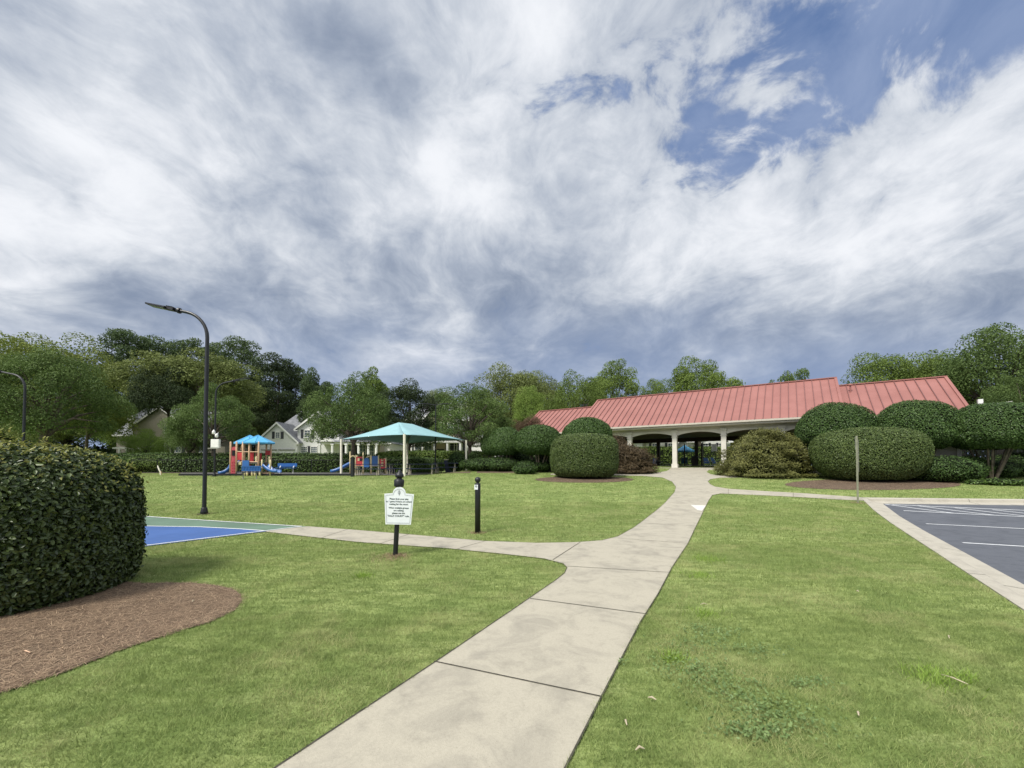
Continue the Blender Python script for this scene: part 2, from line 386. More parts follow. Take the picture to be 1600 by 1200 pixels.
# ------------------------------------------------------------------ draped ground sheets
ROWS = sorted(set([round(v, 2) for v in list(np.arange(9.5, 16.5, .5))+list(np.arange(17, 31, 2))+list(np.arange(31, 42, .7))]))
def drape(name, polys, off, mat, holes=(), zf=None):
    pts = []; edges = []
    def ring(poly):
        n0 = len(pts)
        for i, p in enumerate(poly): pts.append(Vector((p[0], p[1]))); edges.append((n0+i, n0+(i+1) % len(poly)))
    for poly in list(polys)+list(holes): ring(poly)
    xs = [p.x for p in pts]; ys = [p.y for p in pts]
    for r_ in ROWS:
        if min(ys) < r_ < max(ys):
            n0 = len(pts); pts += [Vector((min(xs)-.5, r_)), Vector((max(xs)+.5, r_))]; edges.append((n0, n0+1))
    if max(ys) > 24 and min(xs) < 1 and max(xs) > -7:
        for xc in np.arange(-7, 1.6, .7):
            n0 = len(pts); pts += [Vector((xc, 23.8)), Vector((xc, max(min(ys)+.1, 46)))]; edges.append((n0, n0+1))
    vs, es, fs, *_ = geometry.delaunay_2d_cdt(pts, edges, [], 0, 1e-5)
    cen = np.array([[sum(vs[i].x for i in f_)/len(f_), sum(vs[i].y for i in f_)/len(f_)] for f_ in fs])
    ins = np.zeros(len(fs), bool)
    for poly in polys: ins |= pip(cen, poly)
    for h_ in holes: ins &= ~pip(cen, h_)
    zz_ = zf or (lambda x, y: z1(y, x))
    V = [(v.x, v.y, zz_(v.x, v.y)+off) for v in vs]; Fs = [tuple(f_) for f_, k in zip(fs, ins) if k]
    me = bpy.data.meshes.new(name); me.from_pydata(V, [], Fs)
    import bmesh
    bm = bmesh.new(); bm.from_mesh(me)
    for f_ in bm.faces:
        if f_.normal.z < 0: f_.normal_flip()
    loose = [v for v in bm.verts if not v.link_faces]; bmesh.ops.delete(bm, geom=loose, context='VERTS')
    bm.to_mesh(me); bm.free()
    me.materials.append(mat)
    o = link(name, me); o['kind'] = 'structure'; return o
def gp(pts, off=0.0): return [tuple(G(x, y, off).xy) for x, y in pts]
def strip(name, chains, width, off, mat):       # painted lines / joints following the ground, joined
    V = []; Fs = []
    for ch in chains:
        pts = []
        for (x1, y1), (x2, y2) in zip(ch[:-1], ch[1:]):
            n = max(1, int(math.hypot(x2-x1, y2-y1)/.8))
            pts += [(x1+(x2-x1)*k/n, y1+(y2-y1)*k/n) for k in range(n)]
        pts.append(ch[-1]); n0 = len(V)
        for i, p in enumerate(pts):
            a = pts[max(i-1, 0)]; c_ = pts[min(i+1, len(pts)-1)]
            d = Vector((c_[0]-a[0], c_[1]-a[1])).normalized(); n_ = Vector((-d.y, d.x))*width/2
            for s_ in (1, -1):
                q = (p[0]+n_.x*s_, p[1]+n_.y*s_); V.append((q[0], q[1], z1(q[1], q[0])+off))
        for i in range(len(pts)-1): a = n0+2*i; Fs.append((a, a+1, a+3, a+2))
    me = bpy.data.meshes.new(name); me.from_pydata(V, [], Fs); me.materials.append(mat)
    import bmesh
    bm = bmesh.new(); bm.from_mesh(me)
    for f_ in bm.faces:
        if f_.normal.z < 0: f_.normal_flip()
    bm.to_mesh(me); bm.free()
    o = link(name, me); o['kind'] = 'structure'; return o

# parking: direction along its left kerb
K0 = G(1357, 782); K1 = G(1600, 937)
kd = (K1-K0).xy.normalized()                     # towards the camera, along the left kerb
kr = Vector((-kd.y, kd.x))                        # into the car park
if kr.x < 0: kr = -kr
KA = K0.xy.copy(); KB = KA+kd*26
fr0 = G(1357, 779); fr1 = G(1600, 781.5)
fd = (fr1-fr0).xy.normalized()                   # along the far kerb, to the right
def kpt(a, c_): q = KA+kd*a+kr*c_; return (q.x, q.y)
def intersect(p, d, q, e_):
    den = d.x*e_.y-d.y*e_.x; t_ = ((q.x-p.x)*e_.y-(q.y-p.y)*e_.x)/den; return p+d*t_
FK = intersect(KA, kd, fr0.xy, fd)               # corner of the two kerbs
fn = Vector((fd.y, -fd.x))                        # towards the camera, off the far kerb
def cpt(a, c_):                                   # a: along far kerb, c: towards the camera from it
    q = FK+fd*a+fn*c_; return (q.x, q.y)
ASPH = -.13
def corner(c_left, c_far):                        # crossing of the offset kerb lines
    q = intersect(FK+kr*c_left, kd, FK+fn*c_far, fd); return (q.x, q.y)
def lpt(c_left, a): q = FK+kr*c_left+kd*a; return (q.x, q.y)
cut = [corner(.0, .0), lpt(0, 28), (lpt(0, 28)[0]+40, lpt(0, 28)[1]), cpt(45, 0)]
big_rect = [(-260, -30), (260, -30), (260, 420), (-260, 420)]
lawn = drape('lawn', [big_rect], 0, M['lawn'], holes=[cut])

WALK = gp([(330,1270),(435,1200),(555,1120),(690,1030),(800,955),(868,908),(882,897),(886,888),(880,882),(850,874),(790,867),(700,858),(560,848),(435,834),(409,831),
 (481,823),(560,829),(620,834),(757,846),(840,849),(900,848),(940,845),(965,839),(990,825),(1015,806),(1040,785),(1054,769),(1056,761),(1050,753),(1035,746.5),(1005,744),(965,743),(860,742),
 (860,740.4),(965,740.8),(1020,739.8),(1042,736),(1050,731),(1112,731),(1104,737.5),(1110,741),(1125,743.4),(1260,744.3),(1260,746.2),(1125,746.6),(1110,749),(1106,752.5),(1110,757),(1117,760.5),(1138,764),(1200,768),(1260,771.3),(1340,777),(1356,778.2),
 (1357,783),(1300,780.5),(1260,777.8),(1200,774.7),(1127,771.5),(1113,774),(1107,783),(1100,797),(1090,818),(1075,850),(1050,888),(1028,930),(1000,975),(938,1095),(885,1200),(850,1270)])
walk = drape('walkway', [WALK], .012, M['walk'])
JT = [((678,1036),(941,1092)),((828,937),(1015,962)),((886,886),(1047,896)),((965,842),(1076,850)),((993,818),(1087,822.5)),((1019,802),(1095,805.6)),((1044,782),(1104,784)),((1055,768),(1112,769.5)),((1054,757),(1108,757)),((1044,748),(1110,748)),((1040,740),(1106,740)),
      ((907,848),(864,876)),((759,846),(714,859)),((638,836),(592,851)),((543,828),(500,842)),((1138,764.3),(1138,772)),((1239.5,770.4),(1239.5,776.6)),((440,1270),(862,1245))]
strip('lawn_edge_shade', [list(map(tuple, WALK[0:15])), list(map(tuple, WALK[16:37])), list(map(tuple, WALK[45:58])), list(map(tuple, WALK[58:]))], .011, .015, M['joint_edge_shade'])  # dark strip painting the shade of overhanging grass along the walkway edges
strip('walkway_joints', [gp(j) for j in JT], .011, .017, M['joint_edge_shade'])
drape('walkway_patch', [gp([(1079,789.5),(1103,790.5),(1097,799),(1090,798)])], .018, M['patch'])

# basketball court
C0 = G(481, 823).xy; cb = (G(231, 807).xy-C0); cb.normalize(); cf = (G(225, 855).xy-C0); cf.normalize()
COURT = [tuple(C0), tuple(C0+cb*22), tuple(C0+cb*22+cf*16), tuple(C0+cf*16)]
court = drape('court', [COURT], .010, M['court_green'])
# the arc of the blue zone, continued as a circle through three measured points
ARC = gp([(412,830.3),(375,827.6),(312,824.3),(228,823)])
q1, q2, q3 = Vector(ARC[0]), Vector(ARC[1]), Vector(ARC[3])
arc_pts = [Vector(a) for a in ARC]
d_end = (arc_pts[-1]-arc_pts[-2]).normalized()
for k in range(16):
    d_end = Matrix.Rotation(R(5.0), 2) @ d_end if False else d_end
    arc_pts.append(arc_pts[-1]+d_end*.8); d_end = Vector((d_end.x*math.cos(.07)-d_end.y*math.sin(.07), d_end.x*math.sin(.07)+d_end.y*math.cos(.07)))
BLUE = [tuple(a) for a in arc_pts]+[tuple(C0+cf*16)]
BLUE[0] = tuple(C0+cf*((Vector(ARC[0])-C0).dot(cf)))
drape('court_zone', [BLUE], .015, M['court_blue'])
inb = (cb+cf).normalized()
Ci = C0+inb*.14
strip('court_lines', [[tuple(Ci+cb*21), tuple(Ci)], [tuple(Ci-cb*0.0), tuple(Ci+cf*15)], [tuple(a) for a in arc_pts]], .06, .020, M['paint'])

# beds
BED1 = gp([(378,940),(365,956),(330,973),(270,991),(180,1020),(100,1053),(0,1086)])+[(-3.9,1.9),(-5.6,1.3),(-9,1.4),(-9.6,3.2),(-9,5.0),(-7,5.5),(-5.4,5.4)]+gp([(228,913),(262,911.5),(300,912),(335,915.5),(362,921),(375,929)])
drape('mulch_bed', [BED1], .012, M['mulch'])
def ell(px0, px1, yt, yb, n=28, squ=2.0):
    c_ = []
    for k in range(n):
        a = 2*PI*k/n; x = (px0+px1)/2+(px1-px0)/2*math.cos(a); y = (yt+yb)/2-(yb-yt)/2*math.sin(a)
        c_.append((x, y))
    return gp(c_)
BED2 = ell(836, 990, 744.5, 754.5); BED3 = ell(1226, 1502, 748.5, 766)
drape('mulch_bed', [BED2], .012, M['mulch']); drape('mulch_bed', [BED3], .012, M['mulch'])
BED4 = gp([(1440,744.5),(1600,745),(1760,746),(1760,729),(1600,728.5),(1440,731)])
drape('mulch_bed', [BED4], .012, M['mulch'])
BED5 = gp([(745,739.2),(800,739.2),(838,738.6),(880,737.6),(880,734),(745,737.0)])
drape('mulch_bed', [BED5], .012, M['mulch'])
# play area surface
PLAY = gp([(282,743.3),(520,743.3),(640,743.0),(672,741.5),(672,739.3),(282,739.3)])
drape('play_surface', [PLAY], .03, M['rubber'])
bed6 = gp([(190,739.3),(735,739.3),(735,737.2),(190,737.2)])
drape('mulch_bed', [bed6], .014, M['mulch'])

# ------------------------------------------------------------------ car park
az = lambda x, y: z1(y)+ASPH
pk = [corner(.42, .42), lpt(.42, 27), (lpt(.42, 27)[0]+38, lpt(.42, 27)[1]), cpt(44, .42)]
drape('parking_lot', [pk], 0, M['asphalt'], zf=az)
def kerb_profile(name, path_fn, prof, n):        # prof: (offset, height) pairs swept along the kerb
    mb = MB()
    for i in range(n):
        a, c_ = path_fn(i), path_fn(i+1)
        for (o1, h1), (o2, h2) in zip(prof[:-1], prof[1:]):
            q = [a(o1), a(o2), c_(o2), c_(o1)]; hs = [h1, h2, h2, h1]
            mb.add([(x, y, z1(y)+h_) for (x, y), h_ in zip(q, hs)], [(0, 1, 2, 3)])
    o = mb.build(name, M['kerb']); o['kind'] = 'structure'
    for f_ in o.data.polygons: pass
    return o
kj = 3.05
def left_fn(i):
    if i == 0: return lambda o_: corner(o_, o_)
    return lambda o_, i=i: lpt(o_, i*kj+.5)
kerb_profile('parking_kerb', left_fn, [(-.16, -.05), (-.16, .018), (.0, .018), (.035, .0), (.05, -.085), (.44, -.122), (.44, -.2)], 9)
def far_fn(i):
    if i == 0: return lambda o_: corner(o_, o_)
    return lambda o_, i=i: cpt(i*kj+.6, o_)
kerb_profile('parking_kerb', far_fn, [(-.16, -.05), (-.16, .022), (.0, .022), (.03, .0), (.05, -.095), (.44, -.122), (.44, -.2)], 10)
# joints across the kerb
mbj = MB()
for i in range(1, 9):
    for f_, w_ in ((left_fn(i), kd), (far_fn(i), fd)):
        for o1, h1, o2, h2 in ((-.16, .021, .0, .021), (.0, .023, .035, .003), (.035, .004, .052, -.083), (.052, -.081, .44, -.118)):
            a, c_ = Vector(f_(o1)), Vector(f_(o2)); d = w_*.007
            mbj.add([(*(a-d), z1(a.y)+h1), (*(c_-d), z1(c_.y)+h2), (*(c_+d), z1(c_.y)+h2), (*(a+d), z1(a.y)+h1)], [(0, 1, 2, 3)])
o = mbj.build('kerb_joints', M['joint_edge_shade']); o['kind'] = 'structure'
# painted bay lines
def paintline(a, c_, w_=.10): return [a, c_, w_]
def gpa(x, y): return tuple(G(x, y, ASPH).xy)
pl = [[gpa(1447, 818.6), gpa(1600, 826.3)], [gpa(1504, 848.2), gpa(1600, 854)], [gpa(1412, 798), gpa(1600, 807.5)], [gpa(1394, 788.6), gpa(1600, 797.5)]]
chains = []
for a, c_ in pl:
    a, c_ = Vector(a), Vector(c_); chains.append([tuple(a), tuple(a+(c_-a).normalized()*5.4)])
a1, a2 = Vector(gpa(1394, 788.6)), Vector(gpa(1412, 798)); dl = (Vector(gpa(1600, 807.5))-a2).normalized()
for k in range(7):
    s_ = a1+dl*(k*.95-.2); e_ = a2+dl*(k*.95+1.25)
    if k*.95+1.25 < 5.5: chains.append([tuple(s_), tuple(e_)])
strip('parking_lines', chains, .09, ASPH+.006, M['paint'])

# ------------------------------------------------------------------ grass and straw
def blades(name, pts, h_, w_, lean, mat, lie=False, seed=1, rn=None):
    r = np.random.default_rng(seed); n = len(pts)
    ang = r.uniform(0, 2*PI, n); cl_ = np.sin(pts[:, 0]*17+2*np.sin(pts[:, 1]*9))*np.sin(pts[:, 1]*13+2*np.sin(pts[:, 0]*7)); hh = h_*r.uniform(.55, 1.35, n)*(1+(0 if lie else .30)*cl_); ww = w_*r.uniform(.7, 1.3, n)
    base = np.stack([pts[:, 0], pts[:, 1], zt(pts[:, 1], pts[:, 0])+(.014 if lie else 0)], 1)
    side = np.stack([np.cos(ang), np.sin(ang), 0*ang], 1)*ww[:, None]/2
    la = r.uniform(0, 2*PI, n); lm = (hh*(lean*r.uniform(.2, 1.5, n)))
    tip = base+np.stack([np.cos(la)*lm, np.sin(la)*lm, hh*(.12 if lie else 1.0)*r.uniform(.4, 1, n) if lie else hh], 1)
    if lie: tip[:, :2] = base[:, :2]+np.stack([-np.sin(ang)*hh, np.cos(ang)*hh], 1)
    V = np.empty((n, 3, 3)); V[:, 0] = base-side; V[:, 1] = base+side; V[:, 2] = tip
    rv = np.clip(r.normal(.5, .25, n) if rn is None else rn+r.normal(0, .18, n), 0, 1)
    me = fast_mesh(name, V.reshape(-1, 3), np.arange(3*n).reshape(-1, 3), np.repeat(rv, 3), mat)
    return me
holes = [WALK, COURT, BED1, BED2, BED3, BED4, BED5, PLAY, bed6, cut]
def scatter(y0, y1, dens, seed, jitter=0):
    r = np.random.default_rng(seed)
    area = 1.32*(y1*y1-y0*y0); n = int(area*dens)
    y = np.sqrt(r.uniform(y0*y0, y1*y1, n)); x = r.uniform(-1.32, 1.32, n)*y
    p = np.stack([x, y], 1)
    # patchy sward: thin out a little by a low frequency field
    f_ = .5+.25*np.sin(x*2.1+1.3*np.sin(y*1.7))+.25*np.sin(y*2.9+2*np.sin(x*1.1))
    keep = r.uniform(0, 1, n) < .72+.28*f_; p = p[keep]
    edge = r.normal(0, .012, p.shape)
    ok = np.ones(len(p), bool)
    for hpoly in holes: ok &= ~pip(p+edge, hpoly)
    ok &= ~pip(p, [lpt(-.17, -.3), lpt(-.17, 28), (lpt(.0, 28)[0]+40, lpt(0, 28)[1]), cpt(45, 0), cpt(45, -.17), cpt(-.2, -.17)])
    return p[ok]
bands = [(1.9, 4.2, 14000, .028, .0035, .9), (4.2, 8.0, 5600, .030, .0052, .85), (8.0, 15, 1700, .034, .010, .8), (15, 34, 340, .038, .020, .8)]
for i, (y0, y1, dn, bh, bw, ln) in enumerate(bands):
    p = scatter(y0, y1, dn, 10+i)
    o = link('grass', blades('grass', p, bh, bw, ln, M['blade'], seed=20+i)); o['kind'] = 'stuff'
    o['label'] = 'short mown green lawn grass'
# pine straw lying in the beds
def inpoly(poly, n, seed):
    r = np.random.default_rng(seed); a = np.array(poly); lo, hi = a.min(0), a.max(0)
    p = r.uniform(lo, hi, (n, 2)); return p[pip(p, poly)]
for i, (bd, n, hh, ww) in enumerate(((BED1, 110000, .10, .0052), (BED2, 5000, .13, .018), (BED3, 9000, .13, .016), (BED4, 6000, .14, .02))):
    p = inpoly(bd, n, 40+i)
    if i == 0: p = p[p[:, 0] > -6.5]
    o = link('pine_straw', blades('pine_straw', p, hh, ww, 0, M['straw'], lie=True, seed=50+i)); tag(o, 'loose brown pine straw in a planting bed', kind='stuff')
# weeds
def weed_patch(cx, cy, sx, sy, n, size, seed):
    r = np.random.default_rng(seed); p = r.normal(0, 1, (n, 2))*np.array([sx, sy])+np.array([cx, cy])
    p = p[~pip(p, WALK)]; return p
def diamonds(name, pos, nrm, L, W_, rnd, mat, r, tangent=None, fold=0.0):
    n = len(pos); nrm = nrm/np.linalg.norm(nrm, axis=1, keepdims=True)
    t_ = r.normal(0, 1, (n, 3)) if tangent is None else tangent
    t_ = t_-nrm*(t_*nrm).sum(1, keepdims=True); t_ /= np.linalg.norm(t_, axis=1, keepdims=True)+1e-9
    bt = np.cross(nrm, t_); L = np.broadcast_to(L, (n,))[:, None]; W_ = np.broadcast_to(W_, (n,))[:, None]
    if fold:
        V = np.empty((n, 6, 3))
        V[:, 0] = pos-t_*L/2; V[:, 1] = pos-t_*L*.18+bt*W_*.5+nrm*W_*fold; V[:, 2] = pos+t_*L*.2+bt*W_*.42+nrm*W_*fold
        V[:, 3] = pos+t_*L/2-nrm*L*.12; V[:, 4] = pos+t_*L*.2-bt*W_*.42+nrm*W_*fold; V[:, 5] = pos-t_*L*.18-bt*W_*.5+nrm*W_*fold
        k = np.arange(n)[:, None]*6
        Fc = np.concatenate([k+np.array([[0, 3, 2, 1]]), k+np.array([[0, 5, 4, 3]])])
        return fast_mesh(name, V.reshape(-1, 3), Fc, np.repeat(rnd, 6), mat)
    V = np.empty((n, 4, 3)); V[:, 0] = pos-t_*L/2; V[:, 1] = pos+bt*W_/2; V[:, 2] = pos+t_*L/2; V[:, 3] = pos-bt*W_/2
    return fast_mesh(name, V.reshape(-1, 3), np.arange(4*n).reshape(-1, 4), np.repeat(rnd, 4), mat)
wp = []
for k, (px, py, sx, sy, n) in enumerate([(1075,1050,.13,.11,520),(1150,1085,.14,.12,520),(1110,1010,.16,.07,300),(1215,1125,.14,.08,560),(1170,1150,.10,.04,320),(1262,1073,.09,.03,180),(1120,990,.12,.05,200),(1190,1020,.1,.05,160),(968,1040,.03,.02,40),(1085,985,.07,.06,120)]):
    g_ = G(px, py); wp.append(weed_patch(g_.x, g_.y, sx*1.15, sy*1.2, int(n*.62), .02, 60+k))
wp = np.concatenate(wp); r_ = np.random.default_rng(5)
wpos = np.stack([wp[:, 0], wp[:, 1], zt(wp[:, 1])+r_.uniform(.02, .05, len(wp))], 1)
nr = r_.normal(0, .45, wpos.shape)+np.array([0, -.2, 1.0])
o = link('weeds', diamonds('weeds', wpos, nr, r_.uniform(.014, .03, len(wp)), r_.uniform(.010, .018, len(wp)), r_.uniform(0, 1, len(wp)), M['weed'], r_))
tag(o, 'dark broadleaf weeds growing in the lawn right of the walkway', kind='stuff')
cg = np.concatenate([weed_patch(*G(px, py).xy, s_, s_, n, .02, 80+k) for k, (px, py, s_, n) in enumerate([(1052,1031,.05,220),(1460,1062,.09,260),(1105,875,.12,260),(1090,900,.10,200),(568,901,.06,200),(1100,960,.08,150),(1500,1060,.05,90)])])
o = link('crabgrass', blades('crabgrass', cg, .06, .007, .9, M['weed_light'], seed=90)); tag(o, 'pale green crabgrass tufts in the lawn', kind='stuff')

dg = []
for (px, py, s_, n) in ((617.5, 868.5, .10, 900), (746, 833, .10, 500), (319, 803.5, .14, 400), (1340, 786, .16, 500), (612, 873, .16, 500)):
    g_ = G(px, py); r2_ = np.random.default_rng(int(px)); dg.append(r2_.normal(0, 1, (n, 2))*s_+np.array([g_.x, g_.y]))
dg = np.concatenate(dg); o = link('dry_grass', blades('dry_grass', dg, .036, .006, 1.2, M['straw'], seed=95)); tag(o, 'bleached dry grass round the feet of the posts', kind='stuff')

# ------------------------------------------------------------------ clipped shrubs
def superpts(n, rx, ry, h_, e1, e2, r, zmin=-.9):
    """points + normals on a rounded block standing on z=0, uniform over the surface"""
    u = r.normal(0, 1, (n*3, 3)); u /= np.linalg.norm(u, axis=1, keepdims=True)
    rad = (np.abs(u[:, 0])**e1+np.abs(u[:, 1])**e1)**(e2/e1)+np.abs(u[:, 2])**e2
    s_ = rad**(-1/e2); p = u*s_[:, None]
    g_ = np.sign(p)*np.abs(p)**(e1-1)
    g_[:, 2] = np.sign(p[:, 2])*np.abs(p[:, 2])**(e2-1)
    q = p*np.array([rx, ry, h_/2]); nn = g_/np.array([rx, ry, h_/2]); nn /= np.linalg.norm(nn, axis=1, keepdims=True)
    # rejection so that density per area is even
    wgt = s_**3/np.maximum(.05, np.abs((u*g_).sum(1))); wgt = wgt/np.percentile(wgt, 97)
    keep = (r.uniform(0, 1, len(q)) < wgt) & (p[:, 2] > zmin)
    q, nn = q[keep][:n], nn[keep][:n]; q[:, 2] += h_/2
    return q, nn
def clipped(name, loc, rx, ry, h_, mat, n, leaf, label, cat, group=None, e1=2.3, e2=2.6, seed=1, rot=0, top=None, jit=.035, fold=0, lump=.03, parent=None, core=.93, taper=0.0, dome=0):
    r = np.random.default_rng(seed)
    q, nn = superpts(n, rx, ry, h_, e1, e2, r)
    def shape(p):
        p = p.copy(); th = np.arctan2(p[:, 1]/ry, p[:, 0]/rx)
        k = 1+lump*(np.sin(3*th+seed)+np.sin(5*th+p[:, 2]*2.3+seed*2)*.6+np.sin(p[:, 2]*4+th*7)*.35)
        z = np.clip(p[:, 2]/h_, 0, 1); k = k*(1-taper*(1-z)**2.5)
        if dome: p[:, 2] = np.where(p[:, 2] < h_/2, h_/2+(p[:, 2]-h_/2)*dome, p[:, 2])
        p[:, 0] *= k; p[:, 1] *= k; p[:, 2] *= (1+lump*.5*np.sin(p[:, 0]*1.9+seed)*np.cos(p[:, 1]*2.3)); return p
    p = shape(q)
    depth = np.abs(r.normal(0, 1, len(p)))*jit
    p = p-nn*depth[:, None]+r.normal(0, jit*.35, p.shape)
    nrm = nn*1.0+r.normal(0, .55, nn.shape)+np.array([0, 0, .25])
    rv = np.clip(r.normal(.42, .26, len(p)), 0, 1)
    lf = leaf*r.uniform(.65, 1.25, len(p))
    me = diamonds(name, p, nrm, lf, lf*.5, rv, mat, r, fold=fold)
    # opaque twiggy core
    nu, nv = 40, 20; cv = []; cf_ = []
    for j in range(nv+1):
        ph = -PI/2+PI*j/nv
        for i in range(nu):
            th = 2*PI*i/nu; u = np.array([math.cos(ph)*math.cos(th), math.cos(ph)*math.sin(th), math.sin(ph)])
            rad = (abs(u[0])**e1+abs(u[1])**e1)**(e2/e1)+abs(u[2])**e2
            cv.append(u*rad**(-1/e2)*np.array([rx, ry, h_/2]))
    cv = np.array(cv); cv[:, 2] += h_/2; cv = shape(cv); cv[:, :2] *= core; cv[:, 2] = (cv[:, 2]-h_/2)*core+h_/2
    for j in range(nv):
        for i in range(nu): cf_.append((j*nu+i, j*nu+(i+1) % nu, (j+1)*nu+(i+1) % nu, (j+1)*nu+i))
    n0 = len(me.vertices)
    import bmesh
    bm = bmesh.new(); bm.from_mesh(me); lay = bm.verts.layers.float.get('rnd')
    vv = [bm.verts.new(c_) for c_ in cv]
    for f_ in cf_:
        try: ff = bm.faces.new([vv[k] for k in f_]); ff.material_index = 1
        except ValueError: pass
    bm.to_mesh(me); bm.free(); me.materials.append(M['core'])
    o = link(name, me, parent, loc if parent is None else None)
    if parent is not None: o.location = loc
    o.rotation_euler = (0, 0, rot)
    if label: tag(o, label, cat, group)
    return o
# near hedge
hd = empty('clipped_hedge', (-6.74, 4.80, 0), 'big glossy dark green clipped hedge in the brown straw bed at the left edge', 'hedge')
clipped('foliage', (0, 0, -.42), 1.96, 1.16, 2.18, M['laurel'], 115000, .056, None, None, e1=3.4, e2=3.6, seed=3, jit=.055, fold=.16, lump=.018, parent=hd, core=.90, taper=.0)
r_ = np.random.default_rng(33); q, nn = superpts(30000, 1.96, 1.16, 2.18, 3.4, 3.6, r_); q[:, 2] -= .45
sel = (nn[:, 2] > .25) & (r_.uniform(0, 1, len(q)) < .26*np.clip(nn[:, 2]*1.4, 0, 1)); q, nn = q[sel], nn[sel]
me = diamonds('young_leaves', q+nn*r_.uniform(.0, .05, (len(q), 1)), nn+r_.normal(0, .7, nn.shape), .05, .022, r_.uniform(0, 1, len(q)), M['laurel_top'], r_, fold=.15)
yl = link('young_leaves', me, hd, (0, 0, .03))
# shoots standing above the hedge
pos = []; nrm = []; tg = []
for k in range(46):
    j = r_.integers(len(q)); b0 = q[j]; hgt = r_.uniform(.04, .16)
    if k < 8: b0 = np.array([1.0+.5*r_.uniform(), r_.uniform(-.7, .3), 1.64]); hgt = r_.uniform(.10, .22)
    for m_ in range(7):
        z = hgt*m_/6; a = m_*2.4; d = np.array([math.cos(a), math.sin(a), .9]); pos.append(b0+np.array([0, 0, z])+d*.02); tg.append(d); nrm.append(np.array([-d[0], -d[1], 1.2]))
import bmesh
me = diamonds('shoot', np.array(pos), np.array(nrm), .055, .018, r_.uniform(.3, 1, len(pos)), M['laurel_top'], r_, tangent=np.array(tg), fold=.12)
bm_ = bmesh.new(); bm_.from_mesh(yl.data); bm_.from_mesh(me); bm_.to_mesh(yl.data); bm_.free()

def stand(px, py_base, back):                     # base point a given depth behind its visible front contact
    g_ = G(px, py_base); y = g_.y+back; return Vector(((px-CX)/F*y, y, z1(y, (px-CX)/F*y)))
c1 = stand(913, 750.3, 1.75)
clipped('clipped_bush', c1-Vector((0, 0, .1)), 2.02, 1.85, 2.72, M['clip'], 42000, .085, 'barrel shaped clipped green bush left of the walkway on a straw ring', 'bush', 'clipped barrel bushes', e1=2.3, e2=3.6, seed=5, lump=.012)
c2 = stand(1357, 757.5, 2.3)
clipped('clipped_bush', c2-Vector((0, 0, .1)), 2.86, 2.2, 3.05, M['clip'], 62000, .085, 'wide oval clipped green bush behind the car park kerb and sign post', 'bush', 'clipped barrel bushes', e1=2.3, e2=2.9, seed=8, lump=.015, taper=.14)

# dome-pruned small trees
def dome_tree(px, y, w_m, top_py, bot_py, label, seed, lean=0):
    base = P(px, y); zt_ = Wp(px, top_py, y).z; zb = Wp(px, bot_py, y).z
    o = empty('dome_tree', base, label, 'tree', 'dome pruned trees by the pavilion')
    h_ = zt_-zb
    hh = h_/.80; clipped('crown', (0, 0, zt_-base.z-hh), w_m/2, w_m/2*.92, hh, M['dome'], 30000, .095, None, None, e1=2.0, e2=2.15, seed=seed, lump=.035, parent=o, jit=.06, dome=.60)
    mb = MB(); r = random.Random(seed)
    for k in range(9):
        a = 2*PI*k/9+r.uniform(-.3, .3); rr = w_m*.27; m1 = Vector((math.cos(a)*rr*.45, math.sin(a)*rr*.45, (zb-base.z)*.5)); m2 = Vector((math.cos(a)*rr, math.sin(a)*rr, zb-base.z+h_*.3))
        mb.tube([(math.cos(a)*.10, math.sin(a)*.10, -.1), m1+Vector((r.uniform(-.08, .08), r.uniform(-.08, .08), 0)), m2], [.075, .055, .04], 6)
    mb.build('trunk', M['bark'], o)
    return o
dome_tree(842, 28.5, 3.25, 663, 713, 'dark green dome pruned tree showing bare trunks, left of the barrel bush', 11)
dome_tree(790, 30.0, 2.55, 667, 713, 'dome pruned tree behind the fence, second from the left', 12)
dome_tree(773, 32.5, 2.2, 670, 713, 'leftmost dome pruned tree, half hidden by its neighbour', 13)
dome_tree(917, 27.5, 3.35, 653, 698, 'dome pruned tree rising behind the barrel bush by the walkway', 14)
dome_tree(1306, 25.5, 4.35, 630, 705, 'dome pruned tree behind the wide oval bush, below the roof step', 15)
dome_tree(1431, 24.5, 4.35, 626, 705, 'middle dome pruned tree in front of the right roof end', 16)
dome_tree(1549, 23.0, 4.2, 629, 705, 'dome pruned tree with open trunks at the far right bed', 17)
dome_tree(1642, 24.5, 4.8, 622, 705, 'dome pruned tree cut by the right edge of the picture', 18)

